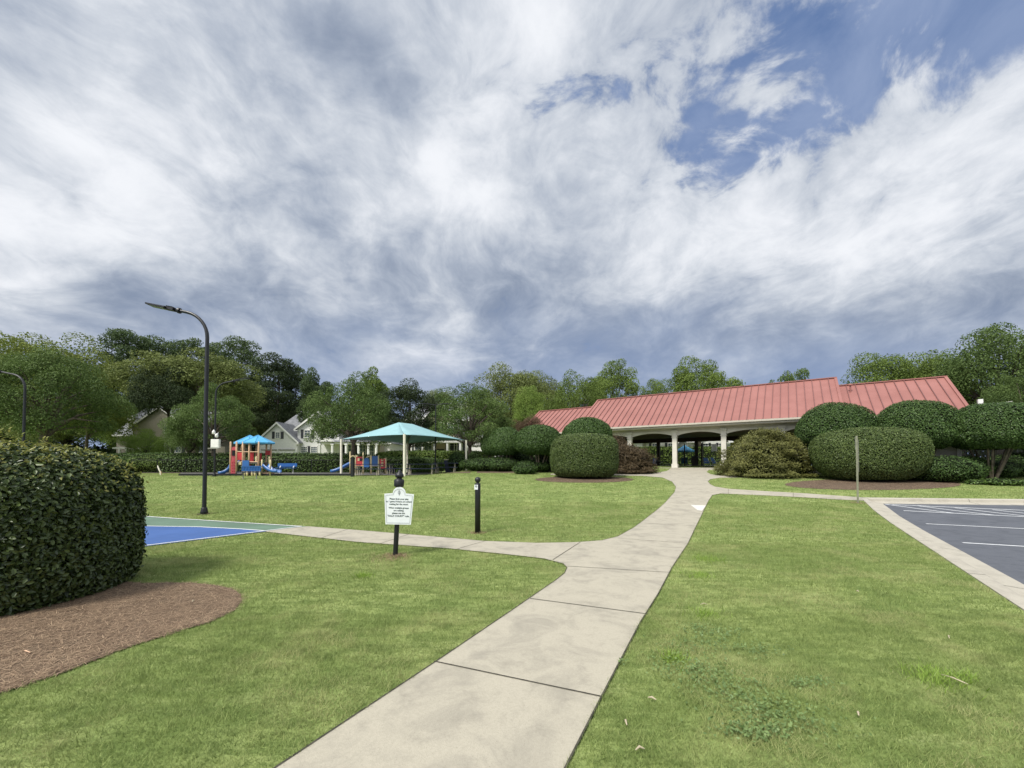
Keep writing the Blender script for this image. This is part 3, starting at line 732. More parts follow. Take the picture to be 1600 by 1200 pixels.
# loose mounding maples
def mound(px, y, w_m, top_py, mat, label, seed, n=26000, cat='shrub', base_off=.05):
    base = P(px, y); h_ = Wp(px, top_py, y).z-base.z; r = np.random.default_rng(seed)
    o = empty('maple_shrub', base, label, cat, 'laceleaf maples before the pavilion')
    nc = 130; th = r.uniform(0, 2*PI, nc); ph = np.arcsin(r.uniform(-.05, 1, nc)**1.0*.98); rr = r.uniform(.72, 1.02, nc)
    C = np.stack([np.cos(th)*np.cos(ph)*w_m/2, np.sin(th)*np.cos(ph)*w_m/2*.8, np.sin(ph)*h_*.93+.1], 1)*rr[:, None]
    ci = r.integers(0, nc, n); cr_ = r.uniform(.35, .62, nc)
    v = r.normal(0, 1, (n, 3)); v /= np.linalg.norm(v, axis=1, keepdims=True); v[:, 2] *= .5
    pos = C[ci]+v*cr_[ci][:, None]*r.uniform(.5, 1, (n, 1)); 
    rad = np.sqrt((pos[:, 0]/(w_m/2))**2+(pos[:, 1]/(w_m/2))**2); pos[:, 2] -= .06*rad*rad
    pos[:, 2] = np.maximum(pos[:, 2], .03+r.uniform(0, .15, n))
    nr_ = r.normal(0, .5, (n, 3))+np.array([0, 0, .8])+pos/np.array([w_m, w_m, h_*2])
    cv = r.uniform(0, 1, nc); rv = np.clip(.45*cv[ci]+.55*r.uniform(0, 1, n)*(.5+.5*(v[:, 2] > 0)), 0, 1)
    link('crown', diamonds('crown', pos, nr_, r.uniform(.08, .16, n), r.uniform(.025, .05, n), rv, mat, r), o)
    clipped('inner_crown', (0, 0, -h_*.75), w_m/2*.90, w_m/2*.74, h_*1.68, mat, n//2, .11, None, None, e1=2.0, e2=2.2, seed=seed, lump=.06, parent=o, jit=.12, core=.80)
    mb = MB(); rp = random.Random(seed)
    for k in range(16):
        a = 2*PI*k/16+rp.uniform(-.2, .2); q = rp.uniform(.25, .42)*w_m
        mb.tube([(0, 0, -.1), (math.cos(a)*q*.3, math.sin(a)*q*.3, h_*.5), (math.cos(a)*q, math.sin(a)*q, h_*rp.uniform(.35, .6))], [.07, .05, .02], 5)
    mb.build('trunk', M['bark_dark'], o)
mound(1196, 25.6, 5.6, 667, M['maple_g'], 'mounded olive green laceleaf maple right of the walkway', 21, 38000)
mound(985, 28.0, 3.1, 692, M['maple_r'], 'bronze laceleaf maple left of the pavilion entrance', 22, 20000)
mound(962, 31.5, 2.4, 676, M['maple_r'], 'taller bronze maple behind the low bronze one', 23, 9000)

# low shrubs and ground plants
def blob(px, y, w_m, h_, mat, label, seed, leaf=.09, n=7000, name='low_shrub', d_m=None, rot=0, e2=2.2, cat='shrub', group=None):
    b0 = P(px, y); return clipped(name, b0-Vector((0, 0, .05)), w_m/2, (d_m or w_m*.8)/2, h_, mat, n, leaf, label, cat, group, e1=2.1, e2=e2, seed=seed, lump=.07, jit=.08, rot=rot)
blob(1470, 22.3, 3.2, 1.45, M['dome'], 'low dark shrub under the middle dome tree', 31, n=9000)
blob(1395, 23.6, 2.6, 1.5, M['dome'], 'low dark shrub just right of the wide oval bush', 32, n=8000)
blob(1512, 23.5, 2.3, 1.35, M['dome'], 'low dark shrub left of the open trunks', 33, n=7000)
blob(1590, 25.3, 3.0, 1.5, M['dome'], 'low dark shrub behind the pool fence at right', 34, n=7000)
blob(868, 30.4, 3.0, 1.75, M['dome'], 'dark shrub against the pavilion wing behind the dome trees', 47, n=8000)
blob(812, 31.5, 2.6, 1.5, M['dome'], 'dark shrub closing the gap between two dome trees', 48, n=7000)
blob(835, 28.9, 2.6, .95, M['dome'], 'dark shrub filling under the bare trunked dome tree', 44, n=6000)
blob(785, 29.6, 2.6, 1.0, M['dome'], 'dark shrub filling under the leftmost dome trees', 45, n=6000)
blob(1546, 24.6, 3.6, 1.1, M['dome'], 'dark shrub behind the open trunks at right', 46, n=7000)
blob(820, 27.2, 1.6, .72, M['dome'], 'low dark shrub at the foot of the dome tree trunks', 35, n=4000)
blob(756, 30.0, 3.2, 1.0, M['dome'], 'dark low shrub behind the black picket fence', 36, n=6000)
blob(782, 31.2, 2.3, 1.1, M['dome'], 'dark shrub between the fence and dome trees', 37, n=5000)
blob(713, 31.5, 1.35, 1.55, M['dome'], 'round dark shrub beyond the black waste bin', 38, n=5000)
blob(742, 33.0, 1.2, 1.5, M['dome'], 'small round shrub right of the canopy corner post', 39, n=4000)
blob(241, 36.5, 3.6, 1.62, M['hedgeL'], 'bright yellow green mounded shrub before the taupe house', 40, n=7000)
blob(1560, 20.7, 1.8, .38, M['hedge'], 'sparse ground plants in the right hand bed', 41, n=2200, leaf=.12)
blob(1525, 20.9, .9, .30, M['hedge'], 'small tuft of plants at the left of the right bed', 42, n=900, leaf=.12)
blob(1640, 21.0, 1.8, .42, M['hedge'], 'low plants at the right picture edge bed', 43, n=2000, leaf=.12)

# long hedges behind the playground
def long_hedge(px0, px1, y, top_py, thick, mat, label, seed, n, leaf=.13):
    a, c_ = P(px0, y), P(px1, y); mid = (a+c_)/2; h_ = Wp((px0+px1)/2, top_py, y).z-mid.z
    return clipped('boundary_hedge', mid-Vector((0, 0, .1)), (c_.x-a.x)/2, thick/2, h_+.1, mat, n, leaf, label, 'hedge', 'boundary hedges', e1=8, e2=5, seed=seed, lump=.02, jit=.10, core=.90)
long_hedge(130, 690, 36.2, 713, 1.3, M['hedge'], 'long dark clipped hedge behind the playground', 51, 46000)
long_hedge(130, 590, 39.0, 707.5, 1.5, M['hedge'], 'taller hedge row behind the dark playground hedge', 52, 34000)
long_hedge(592, 770, 38.8, 704.5, 2.2, M['hedgeL'], 'bright green upper hedge seen under the shade canopy', 53, 26000, .16)
long_hedge(880, 1180, 50, 698, 2.0, M['hedgeL'], 'bright green hedge seen through the pavilion arches', 54, 26000, .18)

# ------------------------------------------------------------------ trees
def broad_crown(rx, rz, seed, n=24000, leaf=.22, nc=70, droop=0.0, clump=(.20, .34), low=-.55):
    r = np.random.default_rng(seed)
    u = r.normal(0, 1, (nc*3, 3)); u /= np.linalg.norm(u, axis=1, keepdims=True); u = u[u[:, 2] > low][:nc]
    rr = r.uniform(.55, .92, len(u)); C = u*rr[:, None]*np.array([rx, rx, rz]); nc = len(u)
    C *= (1+.10*np.sin(np.arctan2(C[:, 1], C[:, 0])*3+seed))[:, None]
    crd = r.uniform(*clump, nc)*rx; ci = r.choice(nc, n, p=crd**2/(crd**2).sum())
    v = r.normal(0, 1, (n, 3)); v[:, 2] += .25; v /= np.linalg.norm(v, axis=1, keepdims=True)
    pos = C[ci]+v*(crd[ci]*r.uniform(.45, 1.05, n)**.5)[:, None]*np.array([1, 1, .72])
    sh = np.linalg.norm(pos/np.array([rx, rx, rz]), axis=1); pos[:, 2] -= droop*np.clip(np.hypot(pos[:, 0], pos[:, 1])/rx, 0, 1.2)**2*rz
    nr_ = v*.7+r.normal(0, .55, (n, 3))+np.array([0, 0, .35])
    cv = r.uniform(0, 1, nc); rv = np.clip(.35*cv[ci]+.65*r.beta(2, 2, n), 0, 1)
    s_ = leaf*r.uniform(.6, 1.35, n)
    return pos, nr_, s_, s_*.55, rv, C, r
def tree_mesh(kind, seed):
    """unit style prototypes, base at z=0: returns crown mesh args and trunk builder"""
    mb = MB(); rp = random.Random(seed)
    if kind == 'pine':
        Ht = 17.0; r = np.random.default_rng(seed); cl = []
        for k in range(44):
            z = Ht*(.40+.58*(k/43)); rad = (1-abs((z/Ht-.62)/.45)**2.0)*3.9*rp.uniform(.35, 1.05)+.4; a = k*2.4+rp.uniform(-.5, .5)
            cl.append((math.cos(a)*rad, math.sin(a)*rad, z+rp.uniform(-.3, .5), rp.uniform(.9, 1.7)))
        C = np.array([c_[:3] for c_ in cl]); cr_ = np.array([c_[3] for c_ in cl]); n = 20000
        ci = r.choice(len(cl), n, p=cr_**2/(cr_**2).sum()); v = r.normal(0, 1, (n, 3)); v[:, 2] += .3; v /= np.linalg.norm(v, axis=1, keepdims=True)
        pos = C[ci]+v*(cr_[ci]*r.uniform(.3, 1.05, n)**.5)[:, None]*np.array([1, 1, .6])
        nr_ = v*.8+r.normal(0, .6, (n, 3))+np.array([0, 0, .3]); s_ = r.uniform(.20, .42, n); rv = np.clip(.3*r.uniform(0, 1, len(cl))[ci]+.7*r.beta(2, 2, n), 0, 1)
        me = diamonds('crown', pos, nr_, s_, s_*.35, rv, None, r)
        mb.tube([(0, 0, -.3), (rp.uniform(-.2, .2), 0, 6), (rp.uniform(-.3, .3), .1, 12), (0, 0, 16.3)], [.26, .20, .13, .04], 8)
        for c_ in cl[::2]: mb.tube([(0, 0, c_[2]-.9), (c_[0]*.9, c_[1]*.9, c_[2])], [.07, .03], 5)
        return me, mb, Ht
    spec = {'oak': (6.0, 4.6, 6.6, 42000, .19, 95, .12, (.16, .30), -.6), 'oak2': (5.6, 5.0, 6.8, 42000, .19, 75, .0, (.20, .36), -.6),
            'elm': (5.2, 4.0, 5.4, 44000, .15, 120, .22, (.13, .24), -.55), 'elm2': (5.0, 4.4, 5.8, 40000, .15, 110, .10, (.12, .25), -.6),
            'high': (4.6, 3.2, 8.6, 32000, .18, 90, .0, (.16, .30), -.7), 'round': (4.2, 5.0, 6.6, 36000, .18, 100, .0, (.18, .28), -.8), 'tall': (3.2, 6.0, 8.0, 22000, .24, 60, .0, (.22, .40), -.8),
            'sparse': (4.6, 3.8, 6.0, 9000, .22, 46, .0, (.12, .22), -.5)}[kind]
    rx, rz, zc, n, leaf, nc, dr, cl, low = spec
    pos, nr_, L, W_, rv, C, r = broad_crown(rx, rz, seed, n, leaf, nc, dr, cl, low)
    pos[:, 2] += zc; me = diamonds('crown', pos, nr_, L, W_, rv, None, r)
    bz = zc-rz*.75
    mb.tube([(0, 0, -.3), (.08, .03, bz*.6), (-.05, .05, bz), (.05, 0, zc+rz*.3)], [rx*.055, rx*.045, rx*.038, rx*.014], 9)
    order = sorted(range(len(C)), key=lambda i: C[i][2])
    for i in order[::3]:
        c_ = C[i]; z0 = min(zc+c_[2]-.2, bz+rp.uniform(0, .5)*rz); z0 = min(z0, zc+c_[2]*.5)
        z0 = max(z0, bz*.85)
        mb.tube([(0, 0, z0), (c_[0]*.45, c_[1]*.45, (z0+zc+c_[2])/2+.25), (c_[0]*.92, c_[1]*.92, zc+c_[2]-dr*rz*.5)], [rx*.022, rx*.014, rx*.005], 5)
    return me, mb, zc+rz
PROTO = {}
def tree(kind, seed, colour, px, y, top_py, half_px, label, group='trees beyond the hedge', bark='bark', name='tree', base_px=None, rz=None):
    key = (kind, seed)
    if key not in PROTO:
        me, mb, ht = tree_mesh(kind, seed)
        wdt = np.percentile(np.abs(np.array([v.co.x for v in me.vertices])), 97)
        PROTO[key] = (me, mb, max(v.co.z for v in me.vertices), wdt, {})
    me, mb, ht, wd, cache = PROTO[key]
    if (colour, bark) not in cache:
        m2 = me.copy(); m2.materials.clear(); m2.materials.append(M['t_'+colour])
        tr = mb.build('trunk', M[bark]); tm = tr.data; bpy.data.objects.remove(tr); cache[(colour, bark)] = (m2, tm)
    m2, tm = cache[(colour, bark)]
    b0 = P(px, y); hgt = Wp(px, top_py, y).z-b0.z; wid = half_px/F*y
    o = empty(name, b0, label, 'tree', group, rz if rz is not None else (px*1.7) % 6.28)
    sx, sz = wid/wd, hgt/ht
    for nm, mm in (('crown', m2), ('trunk', tm)):
        c_ = link(nm, mm, o); c_.scale = (sx, sx, sz)
    return o
T = tree
T('elm', 101, 'muted', 70, 38, 543, 80, 'large muted green spreading tree filling the left, behind the black hedge lamp', rz=.4)
T('elm2', 102, 'yellow', 68, 50, 515, 90, 'yellow green tree rising above the big tree at left')
T('oak', 103, 'mid', -20, 50, 528, 75, 'mid green tree cut by the left picture edge')
T('oak', 130, 'mid', 135, 64, 556, 45, 'mid green tree filling the gap right of the yellow green crown')
T('pine', 104, 'pine', 197, 66, 511, 47, 'tallest dark pine above the taupe house roof', name='pine_tree', bark='bark_dark')
T('pine', 105, 'pine', 250, 70, 527, 46, 'dark pine between the tallest pine and the lamp', name='pine_tree', bark='bark_dark')
T('pine', 106, 'pine', 318, 72, 530, 44, 'dark pine directly behind the tall lamp post', name='pine_tree', bark='bark_dark')
T('pine', 105, 'pine', 375, 68, 529, 42, 'pine with sky gaps just right of the tall lamp post', name='pine_tree', bark='bark_dark', rz=2.2)
T('pine', 104, 'dark', 432, 66, 553, 40, 'dark pine behind the white gabled house, left of two', name='pine_tree', bark='bark_dark', rz=4.0)
T('pine', 106, 'pine', 462, 70, 572, 32, 'dark pine behind the white gabled house, right of two', name='pine_tree', bark='bark_dark', rz=1.0)
T('high', 122, 'brown', 305, 52, 550, 76, 'broad yellow green crown behind the dark round tree', rz=2.0)
T('high', 121, 'dark', 262, 47, 566, 40, 'very dark rounded tree above the taupe house', bark='bark_dark')
T('oak2', 108, 'brown', 392, 76, 592, 34, 'olive tree touching the white gabled house roof')
T('elm2', 109, 'muted', 332, 37, 600, 54, 'muted green tree behind the lamp with the white box')
T('elm', 101, 'muted', 296, 39, 636, 28, 'smaller muted tree against the taupe gable wall', rz=3.0)
T('oak2', 110, 'bright', 228, 43, 668, 26, 'small spreading tree with bright top before the taupe house', bark='bark_dark')
T('tall', 111, 'pine', 492, 60, 574, 22, 'slim tree standing above the white house chimney side')
T('tall', 111, 'mid', 582, 62, 573, 24, 'slim light tree peeking over the middle trees', rz=2.1)
T('elm', 112, 'muted', 552, 37, 584, 62, 'wide muted tree before the white house porch, left of the canopy')
T('round', 107, 'dark', 640, 46, 590, 46, 'dark dense tree directly behind the canopy peak', rz=1.2, bark='bark_dark')
T('oak', 113, 'brown', 680, 62, 605, 36, 'olive tree behind the thin double lamp pole')
T('elm2', 114, 'muted', 735, 35, 597, 58, 'muted tree with a clear trunk right of the canopy', rz=.8)
T('oak2', 115, 'brown', 785, 58, 572, 60, 'olive brown tree mass behind the trunked tree')
T('oak', 113, 'brown', 842, 60, 577, 45, 'olive tree between the brown mass and the bright tree', rz=2.5)
T('oak2', 108, 'bright', 828, 48, 602, 27, 'bright green small tree left of the pavilion roof', rz=1.0)
T('oak', 116, 'bronze', 826, 42, 646, 24, 'bronze leaved tree at the left end of the red roof')
T('elm', 112, 'mid', 902, 50, 580, 52, 'soft green tree above the left step of the red roof', rz=1.4)
T('round', 117, 'mid', 957, 60, 560, 40, 'tall rounded green tree above the left roof end')
T('elm2', 109, 'mid', 1028, 60, 588, 38, 'pale green tree above the main roof, left of the round one', rz=2.2)
T('round', 117, 'mid', 1094, 56, 555, 47, 'round tree standing highest over the middle of the red roof', rz=2.0)
T('sparse', 118, 'muted', 1228, 56, 577, 33, 'thin sparse treetop showing over the main red ridge')
T('oak2', 115, 'mid', 1395, 45, 548, 72, 'green tree behind the step between the two right roofs', rz=1.5)
T('elm', 101, 'mid', 1462, 42, 555, 55, 'soft green tree behind the right roof ridge', rz=5.0)
T('oak', 119, 'muted', 1562, 36, 508, 82, 'big spreading tree with sky gaps at the right edge', bark='bark_dark')
T('elm2', 114, 'muted', 1612, 31, 572, 52, 'nearer muted tree low at the right edge', rz=2.7)
T('oak2', 115, 'mid', 1690, 45, 540, 80, 'green tree beyond the right picture edge', rz=.5)
# far wood closing the view behind houses and pavilion
for k, px in enumerate(range(-150, 1800, 78)):
    T(('oak', 'oak2', 'oak')[k % 3], (113, 115, 119)[k % 3], ('pine', 'mid', 'dark', 'brown')[k % 4], px+(k*37 % 23), 84+(k*13 % 9), 652-(k*29 % 18) if 480 < px < 1330 else 628-(k*29 % 18), 62, 
      'tree of the far wood closing the view behind the nearer trees', group='trees of the far wood', rz=k*1.3, bark='bark_dark')

# ------------------------------------------------------------------ pavilion
PB = Vector((13.1, 32.9, 1.32)); PRZ = math.atan2(-.562, .827)
pav = empty('pavilion', PB, 'open poolside pavilion with a salmon red standing seam roof and white arches', 'pavilion', rz=PRZ)
EZ, RY, RZ, WZ = 3.38, 4.5, 6.76, 6.13
def roof_part(x0, x1, ye, ze, yr, zr, yb, name='roof'):
    mb = MB(); t_ = .07
    for ya, za, yb2, zb in ((ye, ze, yr, zr), (yb, ze+(0), yr, zr)):
        d = Vector((0, yb2-ya, zb-za)); n = Vector((0, -d.z, d.y)).normalized() if yb2 > ya else Vector((0, d.z, -d.y)).normalized()
        v = [Vector((x0, ya, za)), Vector((x1, ya, za)), Vector((x1, yb2, zb)), Vector((x0, yb2, zb))]
        mb.add(v+[p-n*t_ for p in v], [(0, 1, 2, 3), (7, 6, 5, 4), (0, 4, 5, 1), (1, 5, 6, 2), (3, 2, 6, 7), (0, 3, 7, 4)])
    ro = mb.build(name, M['roof'], pav)
    sm = MB(); nx = int((x1-x0)/.49); d = Vector((0, yr-ye, zr-ze)); n = Vector((0, -d.z, d.y)).normalized()
    q = Matrix((Vector((1, 0, 0)), d.normalized(), n)).transposed().to_4x4()
    for i in range(1, nx):
        x = x0+(x1-x0)*i/nx
        sm.box(Vector((x, (ye+yr)/2, (ze+zr)/2))+n*.030, (.040, d.length-.16, .056), M=q)
    sm.build('seams', M['roof_seam'], ro)
    cp = MB(); cp.box(((x0+x1)/2, yr, zr+.035), (x1-x0+.04, .26, .07))
    for x in (x0+.05, x1-.05): cp.box(Vector((x, (ye+yr)/2, (ze+zr)/2))+n*.045, (.16, d.length-.1, .05), M=q)
    cp.build('ridge_cap', M['roof'], ro)
    return ro
roof_part(-8.4, 10.6, -.9, EZ, RY, RZ, 2*RY+.9)
roof_part(10.62, 16.4, -.05, 3.30, RY, WZ, 2*RY+.05); roof_part(-15.2, -8.42, -.05, 3.30, RY, WZ, 2*RY+.05)
g = MB(); g.box((1.1, -.98, EZ-.02), (19.0, .13, .13)); g.build('gutter', M['beige'], pav)
g = MB(); g.box((1.1, -.86, EZ-.13), (18.9, .05, .2)); g.box((1.1, -.45, EZ-.215), (18.8, .80, .03)); g.build('fascia', M['beige'], pav)
for x0, x1 in ((10.7, 16.3), (-15.1, -8.5)):
    g = MB(); g.box(((x0+x1)/2, -.11, 3.24), (x1-x0, .12, .12)); g.build('gutter', M['beige'], pav)
COLX = [-7.25, -3.65, 0, 3.52, 7.2, 10.5]
g = MB(); g.box((1.6, .1, 3.06), (17.9, .30, .24)); g.build('frieze', M['beige'], pav)
def column(x, y, parent=pav, h_=3.0, w_=.34):
    c_ = MB(); c_.box((x, y, .15), (w_+.12, w_+.12, .30)); c_.box((x, y, h_/2+.1), (w_, w_, h_-.4))
    c_.box((x, y, 2.46), (w_+.08, w_+.08, .07)); c_.box((x, y, h_-.10), (w_+.10, w_+.10, .16)); c_.build('column', M['offwhite'], parent)
for x in COLX: column(x, 0)
for x0, x1 in zip([-8.3]+COLX, COLX+[10.6]):
    if x1-x0 < .6: continue
    a, c_ = x0+.17, x1-.17; n = 14
    zc = lambda t_: 2.56+.26*math.sin(PI*t_)**.75
    if x0 == -8.3: zc = lambda t_: 2.82-.26*t_
    mb = MB(); up = [(a+(c_-a)*i/n, 2.94) for i in range(n+1)]; dn = [(a+(c_-a)*i/n, zc(i/n)) for i in range(n+1)]
    for i in range(n): mb.prism([up[i], dn[i], dn[i+1], up[i+1]], -.06, .12)
    ar = mb.build('arch', M['offwhite'], pav)
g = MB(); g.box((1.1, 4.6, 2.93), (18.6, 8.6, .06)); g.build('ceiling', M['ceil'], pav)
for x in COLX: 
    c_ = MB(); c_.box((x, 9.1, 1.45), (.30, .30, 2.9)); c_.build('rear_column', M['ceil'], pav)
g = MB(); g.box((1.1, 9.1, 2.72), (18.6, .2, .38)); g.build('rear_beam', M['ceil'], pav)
# enclosed wings
for x0, x1, px_ in ((10.7, 16.0, 0), (-14.8, -8.5, 1)):
    wl = MB(); wl.box(((x0+x1)/2, 4.6, 1.45), (x1-x0, 8.2, 3.5)); 
    for k in range(14): wl.box(((x0+x1)/2, .485, .1+k*.22), (x1-x0-.02, .03, .19))
    wl.prism([(x0, 0), (x1, 0), (x1, .01), (x0, .01)], 0, .01)
    w_o = wl.build('wing_wall', M['beige'], pav)
    for x in (x0+.05, x1-.05):
        t_ = MB(); t_.box((x, .45, 1.5), (.20, .14, 3.3)); t_.build('corner_trim', M['offwhite'], pav)
    # gable end infill
    gx = x1 if px_ == 0 else x0
    ge = MB(); ge.add([(gx, .6, 3.2), (gx, 8.6, 3.2), (gx, 4.5, 5.9), (gx-.1, .6, 3.2), (gx-.1, 8.6, 3.2), (gx-.1, 4.5, 5.9)], [(0, 1, 2), (5, 4, 3), (0, 3, 4, 1), (1, 4, 5, 2), (2, 5, 3, 0)]); ge.build('gable_wall', M['beige'], pav)
for gx in (-8.3, 10.5):
    ge = MB(); ge.add([(gx, .0, 3.1), (gx, 9.2, 3.1), (gx, 4.5, 6.5), (gx+.1, .0, 3.1), (gx+.1, 9.2, 3.1), (gx+.1, 4.5, 6.5)], [(0, 1, 2), (5, 4, 3), (0, 3, 4, 1), (1, 4, 5, 2), (2, 5, 3, 0)]); ge.build('gable_wall', M['beige'], pav)
vt = MB(); vt.tube([(11.3, 3.4, 5.35), (11.3, 3.4, 5.95)], .05, 10); vt.lathe((11.3, 3.4, 5.9), [(.05, 0), (.13, .02), (.13, .10), (.04, .16)], 10); vt.build('roof_vent', M['roof'], pav)
# patio slab (structure)
sb = MB(); sb.box((1.1, 4.6, -.35), (19.2, 11.0, .70)); so_ = sb.build('patio', M['slab'], None, M=Matrix.Translation(PB) @ Matrix.Rotation(PRZ, 4, 'Z')); so_['kind'] = 'structure'
pool = MB(); pool.box((-1, 22, -.36), (26, 23.6, .70)); po = pool.build('pool_deck', M['slab'], None, M=Matrix.Translation(PB) @ Matrix.Rotation(PRZ, 4, 'Z')); po['kind'] = 'structure'
LM = Matrix.Translation(PB) @ Matrix.Rotation(PRZ, 4, 'Z')
def L2W(x, y, z): return LM @ Vector((x, y, z))
def picket_fence(name, pts, h_, label, gap=.115, r_=.010, group=None, mat='black', gates=()):
    base = Vector(pts[0]); o = empty(name, base, label, 'fence', group)
    pk_ = MB(); rls = [MB(), MB()]
    for a, c_ in zip(pts[:-1], pts[1:]):
        a, c_ = Vector(a)-base, Vector(c_)-base; n = max(1, int((c_-a).length/gap))
        for i in range(n):
            p = a+(c_-a)*(i+.5)/n; pk_.box((p.x, p.y, p.z+h_/2), (r_*2, r_*2, h_), rz=.6)
        for rl, hh in zip(rls, (h_*.93, h_*.12)): rl.bar(a+Vector((0, 0, hh)), c_+Vector((0, 0, hh)), .035, .035)
    pk_.build('pickets', M[mat], o); [rl.build('rail', M[mat], o) for rl in rls]
    for p in pts:
        p = Vector(p)-base; q = MB(); q.box((p.x, p.y, h_/2+p.z+.03), (.065, .065, h_+.1)); q.lathe((p.x, p.y, p.z+h_+.08), [(.045, 0), (.03, .05), (.0, .07)], 8); q.build('post', M[mat], o)
    return o
fy = 4.6
picket_fence('pool_fence', [tuple(L2W(x, fy, 0)) for x in (-7.4, -5.0, -2.6, -.2, 1.2)], 2.0, 'black metal picket fence inside the pavilion left of its gate')
gt = empty('pool_gate', L2W(1.28, fy, 0), 'black metal gate of the pavilion with a white notice on it', 'gate', rz=PRZ)
gm = MB()
for i in range(13): gm.box((.08+i*.115, 0, 1.05), (.02, .02, 2.0))
gm.build('pickets', M['black'], gt)
gm = MB(); gm.box((.75, 0, 2.0), (1.5, .05, .06)); gm.box((.75, 0, .12), (1.5, .05, .06)); gm.box((.75, 0, 1.1), (1.5, .05, .05))
for x in (0.02, 1.5): gm.box((x, 0, 1.1), (.08, .08, 2.2))
gm.build('frame', M['black'], gt)
gm = MB(); gm.box((.95, -.06, 1.72), (.46, .02, .62)); sgn = gm.build('notice', M['sign'], gt)
gm = MB()
for k in range(7): gm.box((.95, -.072, 1.94-k*.075), (.34-.06*(k % 3), .004, .014))
gm.build('notice_lines', M['ink'], sgn)
gm = MB(); gm.box((1.42, -.08, 1.05), (.05, .08, .14)); gm.build('latch', M['black'], gt)
f2 = picket_fence('pool_fence', [tuple(L2W(x, fy, 0)) for x in (2.9, 4.4, 6.4, 8.4, 10.4)], 2.0, 'black metal picket fence inside the pavilion right of its gate, with white plate')
gm = MB(); gm.box(L2W(3.85, fy-.05, 1.75)-L2W(2.9, fy, 0), (.55, .02, .26), rz=PRZ); gm.build('sign_plate', M['sign'], f2)
picket_fence('pool_fence', [tuple(P(px, 29.5)) for px in (1500, 1545, 1590, 1640, 1690)], 1.75, 'black pool fence seen between trunks at the right edge')

def chair(loc, rz, label):
    o = empty('pool_chair', loc, label, 'chair', 'pool chairs', rz)
    m_ = MB()
    for x in (-.28, .28):
        m_.tube([(x, -.5, .0), (x, -.5, .38), (x, .15, .36), (x, .5, .95)], .018, 6); m_.tube([(x, .3, .0), (x, .15, .38)], .018, 6); m_.tube([(x, -.45, .56), (x, .25, .56)], .018, 6)
    m_.build('frame', M['white'], o)
    m_ = MB(); m_.bar((0, -.48, .38), (0, .15, .37), .54, .02); m_.build('seat', M['cushion'], o)
    m_ = MB(); m_.bar((0, .16, .38), (0, .5, .94), .54, .02); m_.build('backrest', M['cushion'], o)
for i, (px, y, rz, lb) in enumerate([(1030, 42.5, .3, 'blue sling pool chair nearest the left inner fence post'), (1069, 41.5, 2.8, 'blue sling pool chair just right of the central white column'), (1106, 40.5, .1, 'blue sling pool chair below the notice on the gate'), (1119, 40.0, .5, 'blue sling pool chair right of the gate notice'), (1023, 44, -.4, 'blue sling pool chair furthest back in the left arch')]):
    b0 = P(px, y); chair((b0.x, b0.y, 1.312), rz, lb)
def chaise(px, y, rz, label):
    b0 = P(px, y); o = empty('chaise_lounge', (b0.x, b0.y, 1.32), label, 'lounge chair', 'white lounge chairs', rz)
    m_ = MB(); m_.bar((0, -.9, .34), (0, .25, .34), .6, .05); m_.build('seat', M['white'], o)
    m_ = MB(); m_.bar((0, .25, .34), (0, .85, .78), .6, .05); m_.build('backrest', M['white'], o)
    for x in (-.26, .26):
        for yy in (-.75, .3):
            m_ = MB(); m_.tube([(x, yy, 0), (x, yy, .33)], .03, 6); m_.build('leg', M['white'], o)
for i, (px, y, rz, lb) in enumerate([(1566, 33, .2, 'blue sling pool chair behind the right edge fence, left one'), (1582, 34, .5, 'blue sling pool chair behind the right edge fence, right one')]):
    b0 = P(px, y); chair(tuple(b0), rz, lb)
chaise(1041, 41, 1.3, 'white lounge chair in the left arch beside the central column'); chaise(1012, 40.5, 1.5, 'white lounge chair low beside the bronze maple')
ub = P(1070, 43); um = empty('pool_umbrella', (ub.x, ub.y, 1.32), 'bright blue umbrella beyond the pavilion, right of the central column', 'umbrella')
m_ = MB(); m_.tube([(0, 0, 0), (0, 0, 2.3)], .025, 8); m_.build('pole', M['gal'], um)
m_ = MB(); m_.add([(math.cos(k*PI/4)*1.0, math.sin(k*PI/4)*1.0, 1.72) for k in range(8)]+[(0, 0, 2.32)]+[(math.cos(k*PI/4)*1.0, math.sin(k*PI/4)*1.0, 1.58) for k in range(8)], [(k, (k+1) % 8, 8) for k in range(8)]+[(k, k+9, (k+1) % 8+9, (k+1) % 8) for k in range(8)]); m_.build('canopy', M['proof'], um)
b0 = P(1086, 38); tb = empty('waste_bin', (b0.x, b0.y, 1.32), 'dark brown waste bin standing inside the pavilion gate', 'bin')
m_ = MB(); m_.lathe((0, 0, 0), [(.26, 0), (.30, .1), (.30, .85), (.32, .88)], 14); m_.build('body', M['ceil'], tb)
m_ = MB(); m_.lathe((0, 0, .88), [(.33, 0), (.33, .06), (.2, .16), (.12, .17)], 14); m_.build('lid', M['black'], tb)
# security camera on the right roof end
q = L2W(16.75, .3, 3.75); cmo = empty('roof_camera', q, 'white box camera on a bracket at the right end of the red roof', 'camera', rz=PRZ)
m_ = MB(); m_.box((.05, -.05, .02), (.20, .2, .48)); m_.build('housing', M['white'], cmo)
m_ = MB(); m_.tube([(-.5, .1, -.12), (.7, .05, -.05), (1.3, .0, .03)], .035, 6); m_.tube([(.6, .05, -.35), (.6, .05, .05)], .04, 6); m_.build('bracket', M['gal'], cmo)

